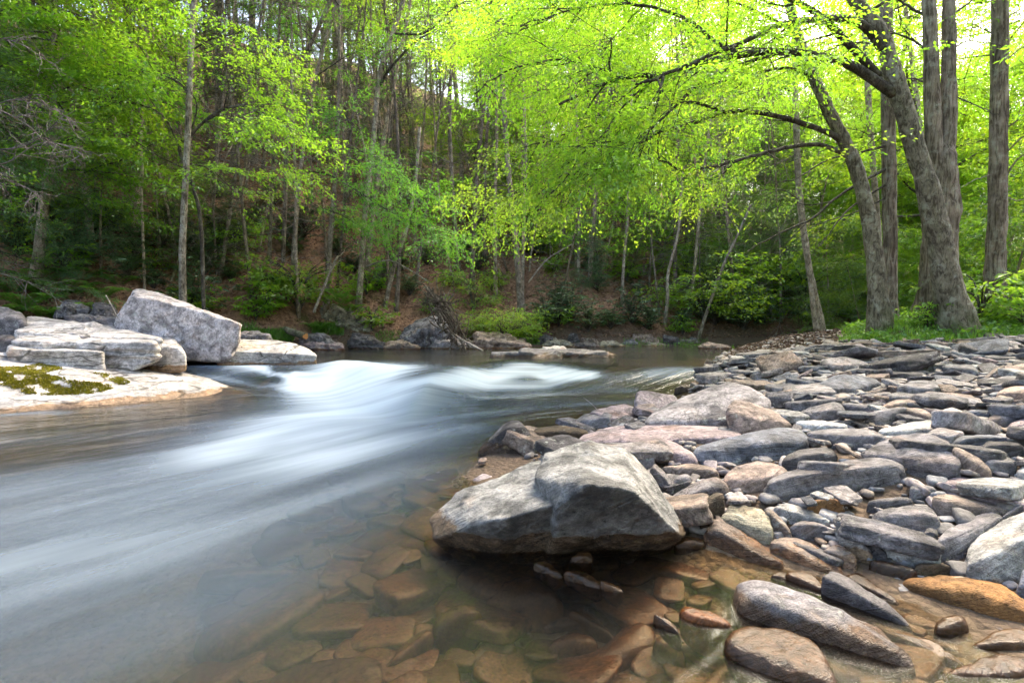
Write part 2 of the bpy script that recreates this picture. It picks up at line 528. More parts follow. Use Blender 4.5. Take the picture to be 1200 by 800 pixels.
def make_cut():
    m, nt, out = mat('sawn_wood')
    g = G(nt)
    v, oi = objvec(g)
    b = g.n('BsdfPrincipled')
    g.l(g.mix(g.noise(v, 30, 3), (0.45, 0.16, 0.04), (0.62, 0.30, 0.10)), b.inputs['Base Color'])
    b.inputs['Roughness'].default_value = 0.8
    g.l(b.outputs[0], out.inputs[0])
    return m
M['cut'] = make_cut()

def make_ground():
    m, nt, out = mat('forest_floor_and_gravel')
    g = G(nt)
    v = g.n('NewGeometry').outputs['Position']
    lit, grn, wet = g.attr('litter'), g.attr('green'), g.attr('bed')
    n1, n2, n3 = g.noise(v, 1.3, 5, 0.6), g.noise(v, 9, 7, 0.7), g.noise(v, 45, 4, 0.7)
    vo = g.n('TexVoronoi'); vo.inputs['Scale'].default_value = 26; g.l(v, vo.inputs['Vector'])
    vo2 = g.n('TexVoronoi'); vo2.inputs['Scale'].default_value = 70; g.l(v, vo2.inputs['Vector'])
    vb = g.n('RGBToBW'); g.l(vo.outputs['Color'], vb.inputs[0])
    vb2 = g.n('RGBToBW'); g.l(vo2.outputs['Color'], vb2.inputs[0])
    peb = g.mix(vb.outputs[0], (0.35, 0.32, 0.30), (0.62, 0.60, 0.58))
    grav = g.mix(1.0, g.mix(n2, (0.07, 0.05, 0.036), (0.17, 0.13, 0.10)), g.mix(0.4, peb, g.mix(vb2.outputs[0], (0.3, 0.28, 0.26), (0.7, 0.68, 0.66))), 'MULTIPLY')
    grav = g.mix(1.0, grav, (1.7, 1.65, 1.6), 'MULTIPLY')
    bed = g.mix(g.ramp(n1, 0.3, 0.7), (0.075, 0.053, 0.033), (0.15, 0.107, 0.067))
    bed = g.mix(1.0, bed, g.ramp(n2, 0.3, 0.7, 0.6, 1.4), 'MULTIPLY')
    litc = g.mix(g.ramp(n2, 0.3, 0.7), (0.09, 0.052, 0.034), (0.27, 0.16, 0.105))
    litc = g.mix(g.ramp(n3, 0.4, 0.65), litc, g.mix(1.0, litc, (1.5, 1.35, 1.2), 'MULTIPLY'))
    litc = g.mix(g.math('MULTIPLY', g.ramp(n1, 0.55, 0.68), 0.7), litc, (0.04, 0.06, 0.012))
    grc = g.mix(g.ramp(n2, 0.35, 0.65), (0.05, 0.036, 0.022), (0.05, 0.085, 0.018))
    col = g.mix(wet, grav, bed)
    col = g.mix(lit, col, litc)
    col = g.mix(grn, col, grc)
    b = g.n('BsdfPrincipled')
    g.l(col, b.inputs['Base Color'])
    b.inputs['Roughness'].default_value = 0.9
    b.inputs['Specular IOR Level'].default_value = 0.2
    hh = g.math('ADD', g.math('MULTIPLY', vo.outputs['Distance'], -0.8), g.math('ADD', n2, g.math('MULTIPLY', n3, 0.4)))
    g.l(g.bump(hh, 0.8, 0.05), b.inputs['Normal'])
    g.l(b.outputs[0], out.inputs[0])
    return m
M['ground'] = make_ground()

def make_water():
    m, nt, out = mat('stream_water')
    g = G(nt)
    foam = g.attr('foam')
    fl = g.n('Attribute', attribute_name='flow').outputs['Vector']
    s1 = g.noise(g.vscale(fl, (0.28, 1.7, 1)), 1.0, 3, 0.5, 0.3)
    s2 = g.noise(g.vscale(fl, (0.6, 5.5, 1)), 1.0, 3, 0.5, 0.2)
    s3 = g.noise(g.vscale(fl, (1.4, 3.0, 1)), 1.0, 2, 0.5, 0.5)
    k = g.math('ADD', g.math('MULTIPLY', g.math('SUBTRACT', s1, 0.5), 0.52), g.math('MULTIPLY', g.math('SUBTRACT', s2, 0.5), 0.12))
    ff = g.math('ADD', foam, g.math('MULTIPLY', k, g.ramp(foam, 0.02, 0.35, 0, 0.85)))
    ff = g.ramp(ff, 0.0, 1.15, 0.0, 0.95)
    clear = g.n('BsdfTransparent')
    clear.inputs[0].default_value = (0.78, 0.70, 0.58, 1)
    murk = g.n('BsdfDiffuse')
    murk.inputs[0].default_value = (0.030, 0.032, 0.030, 1)
    body = g.n('MixShader')
    g.l(g.attr('deep'), body.inputs[0])
    g.l(clear.outputs[0], body.inputs[1]); g.l(murk.outputs[0], body.inputs[2])
    gl = g.n('BsdfGlossy')
    gl.inputs[0].default_value = (1, 1, 1, 1)
    g.l(g.attr('calm'), gl.inputs['Roughness'])
    bm = g.bump(g.math('ADD', g.math('MULTIPLY', s1, 0.7), g.math('ADD', g.math('MULTIPLY', s2, 0.12), g.math('MULTIPLY', s3, 0.5))), 0.25, 0.12)
    g.l(bm, gl.inputs['Normal'])
    fr = g.n('Fresnel'); fr.inputs[0].default_value = 1.33
    g.l(bm, fr.inputs['Normal'])
    m1 = g.n('MixShader')
    g.l(g.math('MULTIPLY', fr.outputs[0], 0.85), m1.inputs[0])
    g.l(body.outputs[0], m1.inputs[1]); g.l(gl.outputs[0], m1.inputs[2])
    fd = g.n('BsdfDiffuse')
    g.l(g.mix(g.ramp(ff, 0.15, 0.85), (0.092, 0.135, 0.195), (0.36, 0.425, 0.50)), fd.inputs[0])  # bluish low end puts reflected sky into the thin foam's colour
    m2 = g.n('MixShader')
    g.l(ff, m2.inputs[0]); g.l(m1.outputs[0], m2.inputs[1]); g.l(fd.outputs[0], m2.inputs[2])
    g.l(m2.outputs[0], out.inputs[0])
    return m
M['water'] = make_water()

# ---------------------------------------------------------------- ground sheet
def axis(lo, hi, n, k):
    t = np.linspace(-1, 1, n)
    s = np.sinh(k * t) / math.sinh(k)
    return np.where(s < 0, -s * lo, s * hi)

gx = axis(-180, 180, 430, 5.2)
gy = axis(-60, 240, 520, 5.0) + 4.0
GX, GY = np.meshgrid(gx, gy)
GZ = terrain(GX, GY)
GZ = GZ - 0.05 * sstep((GX - bar_edge(GY)) / 0.5) * sstep(-bank_in(GX, GY) / 0.6)
X_, Y_ = GX.ravel(), GY.ravel()
nx, ny = len(gx), len(gy)
ii = (np.arange(ny - 1)[:, None] * nx + np.arange(nx - 1)[None]).ravel()
GF = np.stack([ii, ii + 1, ii + nx + 1, ii + nx], 1)
dl_ = (Y_ - far_bank(X_)) * 0.9
dr_ = (X_ - bar_edge(Y_)) * 0.85
edge_n = 0.5 * fbm(np.stack([X_ * 1.1, Y_ * 1.1, X_ * 0], 1), 3)
a_lit = np.maximum.reduce([sstep((dl_ - 0.5 + edge_n) / 1.0), sstep((bank_in(X_, Y_) - 2.2 + edge_n) / 2.0) * 0.6 * (dr_ > 0), 0.35 * np.exp(-((X_ - 7.2) / 2.0) ** 2 - ((Y_ - 12.0) / 1.6) ** 2) * (dr_ > 0)])
a_grn = sstep((bank_in(X_, Y_) + edge_n * 0.3) / 0.5) * (dr_ > 0) * (1 - 0.8 * sstep((bank_in(X_, Y_) - 4) / 3))
a_bed = sstep(-np.maximum(dl_, dr_) / 0.15 + 0.6)
ground = link('ground', mesh_np('ground', np.stack([X_, Y_, GZ.ravel()], 1), [GF], M['ground'], True,
              {'litter': ('FLOAT', a_lit), 'green': ('FLOAT', a_grn), 'bed': ('FLOAT', a_bed)}))
tag(ground, 'brown leaf litter slope, gravel bar and stream bed', None, None, 'structure')

# ---------------------------------------------------------------- the stream
FOAM = [  # pixel polyline on the water, half width in px at each point, strength
    ([(345, 438), (385, 436), (410, 430), (440, 432), (455, 440)], [4, 7, 9, 10, 7], 1.15),
    ([(340, 447), (400, 451), (470, 455), (560, 449), (650, 447)], [4, 7, 9, 9, 7], 0.75),
    ([(470, 452), (520, 447), (560, 437), (600, 431), (640, 431), (690, 437)], [4, 5, 6.5, 7, 6, 4], 0.85),
    ([(550, 443), (620, 438), (690, 441)], [5, 5.5, 4], 0.75),
    ([(640, 440), (720, 442), (790, 436), (835, 438)], [6, 7, 6, 4], 0.5),
    ([(740, 458), (690, 457), (600, 462), (520, 470), (430, 485)], [4, 6, 8, 12, 16], 0.42),
    ([(760, 470), (650, 474), (560, 486), (470, 505), (380, 530)], [4, 7, 12, 16, 20], 0.40),
    ([(450, 468), (395, 482), (350, 498), (310, 512), (260, 528)], [12, 18, 22, 20, 16], 0.72),
    ([(300, 515), (200, 538), (100, 556), (-60, 575)], [20, 24, 28, 30], 0.38),
    ([(560, 505), (460, 535), (340, 570), (200, 605), (50, 640), (-80, 670)], [10, 28, 48, 66, 80, 90], 0.40),  # broad milky veils from here also paint the sky's blue reflection as colour
    ([(500, 560), (400, 600), (250, 650), (50, 700), (-60, 730)], [14, 34, 60, 80, 90], 0.22),
    ([(420, 520), (300, 550), (150, 590), (-60, 630)], [30, 44, 60, 70], 0.24),
    ([(250, 690), (130, 760), (20, 820)], [60, 80, 90], 0.20),
    ([(300, 490), (200, 505), (80, 515), (-40, 520)], [7, 9, 10, 12], 0.22),
    ([(212, 415), (240, 416), (275, 425), (310, 434), (345, 444), (370, 452)], [3, 3.5, 4, 4, 4, 5], 1.0),
    ([(160, 423), (215, 421), (260, 424)], [2, 2.5, 2.5], 0.9),
    ([(230, 440), (270, 446), (320, 452), (360, 458)], [2.5, 3, 3, 5], 0.5),
    ([(0, 486), (40, 484), (75, 484)], [3, 3, 2], 0.5), ([(140, 478), (165, 475)], [2, 2], 0.45),
    ([(345, 455), (385, 470), (420, 480)], [6, 10, 14], 0.6),
    ([(660, 520), (600, 540), (540, 548)], [5, 8, 8], 0.12),
    ([(760, 437), (800, 431), (835, 433)], [4, 4, 3], 0.4),
]
def wpt(px, py):
    Y = hit(px, py, water)
    return P(px, py, Y)[:2]

wy = np.concatenate([[-40, -20, -10, -5, -2, -0.5, 0.3], np.geomspace(0.8, 14, 420), np.linspace(14.1, 60, 90)])
wt = np.linspace(-1, 1, 300)
WT, WY = np.meshgrid(wt, wy)
WX = WT * (np.abs(WY) * 1.25 + 2.2)
WXr, WYr = WX.ravel(), WY.ravel()
WZ = water(WXr, np.clip(WYr, 0, 30))
# pixel-free distances: each stroke is laid out in metres on the water
foam = np.zeros(len(WXr))
for pts, hw, st in FOAM:
    wp = np.array([wpt(*p) for p in pts])
    wpu = np.array([wpt(p[0], p[1] - h) for p, h in zip(pts, hw)])
    wd = np.array([wpt(p[0], p[1] + h) for p, h in zip(pts, hw)])
    rad = 0.5 * np.linalg.norm(wpu - wd, axis=1)
    n = 60
    q = smooth_path(np.column_stack([wp, rad]), n)
    best = np.zeros(len(WXr))
    for a, b, r in q:
        # stretch along the current, tight across it
        dx, dy = WXr - a, WYr - b
        best = np.maximum(best, np.exp(-(dx * dx * 1.3 + dy * dy) / (max(r, 0.03) ** 2)))
    foam = 1 - (1 - foam) * (1 - 0.85 * st * best)
hd_ = 0.0
Gf = 0.7 * WYr + np.where(WYr > 5, 0.30 * np.clip(WYr - 5, 0, 4) ** 2, 0) + np.clip(WYr - 9, 0, 100) * 2.4
flow = np.stack([WYr + 0.7 * WXr, WXr - Gf, WXr * 0], 1)
deep = np.clip(1 - np.exp(-np.clip(WZ - terrain(WXr, WYr), 0, 1) * 2.6), 0, 1) * 0.95
near = sstep((4.4 - WYr) / 1.5) * sstep((WXr + 0.95) / 1.1)
deep = deep * (1 - 0.70 * near)
calm = 0.16 + 0.0 * WXr
calm = np.where(WYr > 8.5, 0.12, calm)
ii = (np.arange(len(wy) - 1)[:, None] * 300 + np.arange(299)[None]).ravel()
stream = link('stream_water', mesh_np('stream_water', np.stack([WXr, WYr, WZ], 1), [np.stack([ii, ii + 1, ii + 301, ii + 300], 1)], M['water'], True,
              {'foam': ('FLOAT', foam), 'flow': ('FLOAT_VECTOR', flow), 'deep': ('FLOAT', deep), 'calm': ('FLOAT', calm)}))
tag(stream, 'silky white and brown stream water running over the ledge', None, None, 'structure')

# ---------------------------------------------------------------- stones
ICO = {}
def ico(k):
    if k not in ICO:
        b = bmesh.new()
        bmesh.ops.create_icosphere(b, subdivisions=k, radius=1.0)
        ICO[k] = (np.array([v.co[:] for v in b.verts]), np.array([[v.index for v in f.verts] for f in b.faces]))
        b.free()
    return ICO[k]

def solid(pts, sub=4, p=16, amp=0.02, seed=0, strata=0.0, freq=3.0):
    """a rounded, weathered solid around the convex hull of pts -> verts, faces"""
    pts = np.asarray(pts, float)
    c = pts.mean(0)
    q = pts - c
    cov = q.T @ q / len(q) + np.eye(3) * 1e-6
    ev, E = np.linalg.eigh(cov)
    sc = np.sqrt(ev)
    sc = np.maximum(sc, sc.max() * 0.12)
    qn = (q @ E) / sc
    b = bmesh.new()
    for v in qn:
        b.verts.new(v)
    res = bmesh.ops.convex_hull(b, input=list(b.verts))
    b.normal_update()
    ctr = qn.mean(0)
    planes = []
    for f in b.faces:
        if f.calc_area() < 1e-5: continue
        n = np.array(f.normal)
        o = np.array(f.verts[0].co)
        d = n @ (o - ctr)
        if d < 0: n, d = -n, -d
        for (n2, d2) in planes:
            if n @ n2 > 0.985 and abs(d - d2) < 0.12: break
        else:
            planes.append((n, max(d, 0.05)))
    b.free()
    N = np.array([a for a, _ in planes]); D = np.array([d for _, d in planes])
    U, F = ico(sub)
    t = np.clip(U @ N.T, 0, None) / D[None]
    r = (t ** p).sum(1) ** (-1.0 / p)
    V = U * r[:, None] + ctr
    hi, lo = np.percentile(V, 99.5, 0), np.percentile(V, 0.5, 0)
    qh, ql = qn.max(0), qn.min(0)
    f = np.clip((qh - ql) / (hi - lo), 1, 1.5) * 0.985
    V = (V - (hi + lo) / 2) * f + (qh + ql) / 2
    V = (V * sc) @ E.T + c
    # weathering
    size = float(np.mean(np.sort(np.ptp(pts, 0))[1:]))
    rng_off = np.array((seed * 3.71, seed * 1.93, seed * 5.11))
    dirn = V - c
    dirn /= np.linalg.norm(dirn, axis=1)[:, None]
    x = V / size * freq + rng_off
    h = fbm(x, 4) * 1.0 - np.abs(fbm(x * 1.7 + 9, 3)) * 0.8
    h2 = fbm(V / size * freq * 4.5 + rng_off, 3)
    V = V + dirn * (h * amp * size + h2 * amp * .22 * size)[:, None]
    if strata:
        tilt = E[:, 0]
        lay = (V - c) @ tilt / max(np.ptp((pts - c) @ tilt), 1e-3)
        s = vn(np.stack([lay * 9 + seed, x[:, 0] * 0.12, x[:, 1] * 0.12], 1))
        V = V + (dirn - tilt * (dirn @ tilt)[:, None]) * (s * strata * size)[:, None]
    return V, F

PAL = dict(grey=(.255, .25, .25), blue=(.20, .22, .25), pale=(.46, .435, .41), white=(.66, .63, .60), pink=(.42, .345, .335), tan=(.36, .29, .23),
           purple=(.28, .245, .275), dark=(.135, .13, .13), brown=(.23, .15, .09), orange=(.34, .175, .06), olive=(.34, .33, .24), peach=(.46, .36, .29),
           bed=(.30, .195, .125), black=(.07, .065, .06))

for k_ in list(PAL):
    if k_ not in ('white', 'bed', 'brown'): PAL[k_] = tuple(.56 * v_ * m_ for v_, m_ in zip(PAL[k_], (1.05, 0.975, 1.0)))
PAL['white'] = (.36, .345, .33)
PAL['brown'] = (.066, .044, .027)
PAL['bed'] = (.12, .086, .062)
PAL['ledge'] = (.375, .345, .325)
PAL['purple'] = (.142, .130, .136)
OUT = []        # pixel outlines already taken
LAND = []       # landmarks for the labels of the loose stones: (px, py, words)

def outline_pts(poly, r=0.4, Yf=None, D=None, under=0.0, ridge=None, cols=9, sink=0.10, flat=True, surf=None):
    poly = np.array(poly, float)
    x0, x1 = poly[:, 0].min(), poly[:, 0].max()
    xs = x0 + (x1 - x0) * (0.5 - 0.5 * np.cos(np.linspace(0.02, 0.98, cols) * math.pi))
    lo, up = [], []
    m = len(poly)
    for x in xs:
        ys = []
        for i in range(m):
            a, b = poly[i], poly[(i + 1) % m]
            if (a[0] - x) * (b[0] - x) <= 0 and a[0] != b[0]:
                ys.append(a[1] + (b[1] - a[1]) * (x - a[0]) / (b[0] - a[0]))
        lo.append(max(ys)); up.append(min(ys))
    lo, up = np.array(lo), np.array(up)
    if Yf is None:
        surf = surf or (lambda X, Y: np.maximum(terrain(X, Y), water0(X, Y)))
        Yl = np.array([hit(x, y, surf) or 12 for x, y in zip(xs, lo)])
        ymin = Yl[np.argmax(lo)]
        width = (x1 - x0) / 600 * ymin
        Yl = np.clip(Yl, ymin, ymin + 0.7 * width)
        # a straight footing line
        k = np.polyfit(xs, Yl, 1)
        Yl = 0.75 * np.polyval(k, xs) + 0.25 * Yl
    elif isinstance(Yf, (tuple, list)):
        Yl = np.interp(xs, (x0, x1), Yf); width = (x1 - x0) / 600 * Yl.mean()
    else:
        Yl = np.full(len(xs), float(Yf)); width = (x1 - x0) / 600 * Yf
    Dm = D if D is not None else 0.62 * width
    pts = []
    umax = max(l_ - (l_ - r * (l_ - u_) if ridge is None else np.interp(x_, [q[0] for q in ridge], [q[1] for q in ridge])) for x_, l_, u_ in zip(xs, lo, up))
    for i, x in enumerate(xs):
        h = lo[i] - up[i]
        yr = lo[i] - r * h if ridge is None else min(max(np.interp(x, [q[0] for q in ridge], [q[1] for q in ridge]), up[i]), lo[i])
        uh = under * (lo[i] - yr) / max(1e-6, umax) if under else 0
        Yr = Yl[i] - uh + 0.04 * Dm
        R = P(x, yr, Yr)
        Bm = P(x, lo[i], Yl[i])
        # level top towards the back
        e = math.sin(math.pi * (0.06 + 0.88 * (x - x0) / (x1 - x0))) ** 0.5
        a, b = ray(x, up[i])
        Yb = (R[2] - CAM_H) / b if b < -1e-3 else 1e9
        Yb = min(max(Yb, Yr + 0.1 * Dm * e), Yr + Dm * e)
        T = P(x, up[i], Yb)
        pts += [R, Bm - (0, 0, sink), T]
        g = Bm[2] - sink + 0.15 * max(0, T[2] - Bm[2])
        pts.append(np.array((T[0], Yb + 0.05 * Dm, min(g, T[2] - 0.02))))
    return np.array(pts), Yl.mean(), width

def mesh_stone(V, F, m, name='stone'):
    c = V.mean(0)
    c = np.array((c[0], c[1], V[:, 2].min()))
    return mesh_np(name, V - c, [F], m), c

SEED = [0]
def stone(label, colr, poly, r=0.4, p=14, m='stone', name='river_stone', cat='stone', amp=0.022, wet=0.0, sub=4, group=None, land=True, strata=0.0, taken=True, freq=3.0, **kw):
    SEED[0] += 1
    pts, Y, wd = outline_pts(poly, r, **kw)
    V, F = solid(pts, sub, p, amp, SEED[0], strata, freq)
    if m == 'bed_stone':                     # lies wholly under water
        top = -0.035 - 0.02 * (SEED[0] % 3)
        V[:, 2] = np.where(V[:, 2] > top - .04, top - .04 * np.exp(-np.clip(V[:, 2] - top + .04, 0, 1) / .04), V[:, 2])
    if name == 'wet_stone':                  # only its back shows above the surface
        zt = V[:, 2].max()
        V[:, 2] = .035 + (V[:, 2] - zt) * min(1.0, .10 / max(zt - V[:, 2].min(), .01))
    me, c = mesh_stone(V, F, M[m], name)
    o = link(name, me, None, c)
    o.color = (PAL[colr] if isinstance(colr, str) else colr) + (wet,)
    tag(o, label, cat, group)
    if taken: OUT.append(np.array(poly, float))
    if land: LAND.append((np.mean([q[0] for q in poly]), np.mean([q[1] for q in poly]), label, wd))
    return o

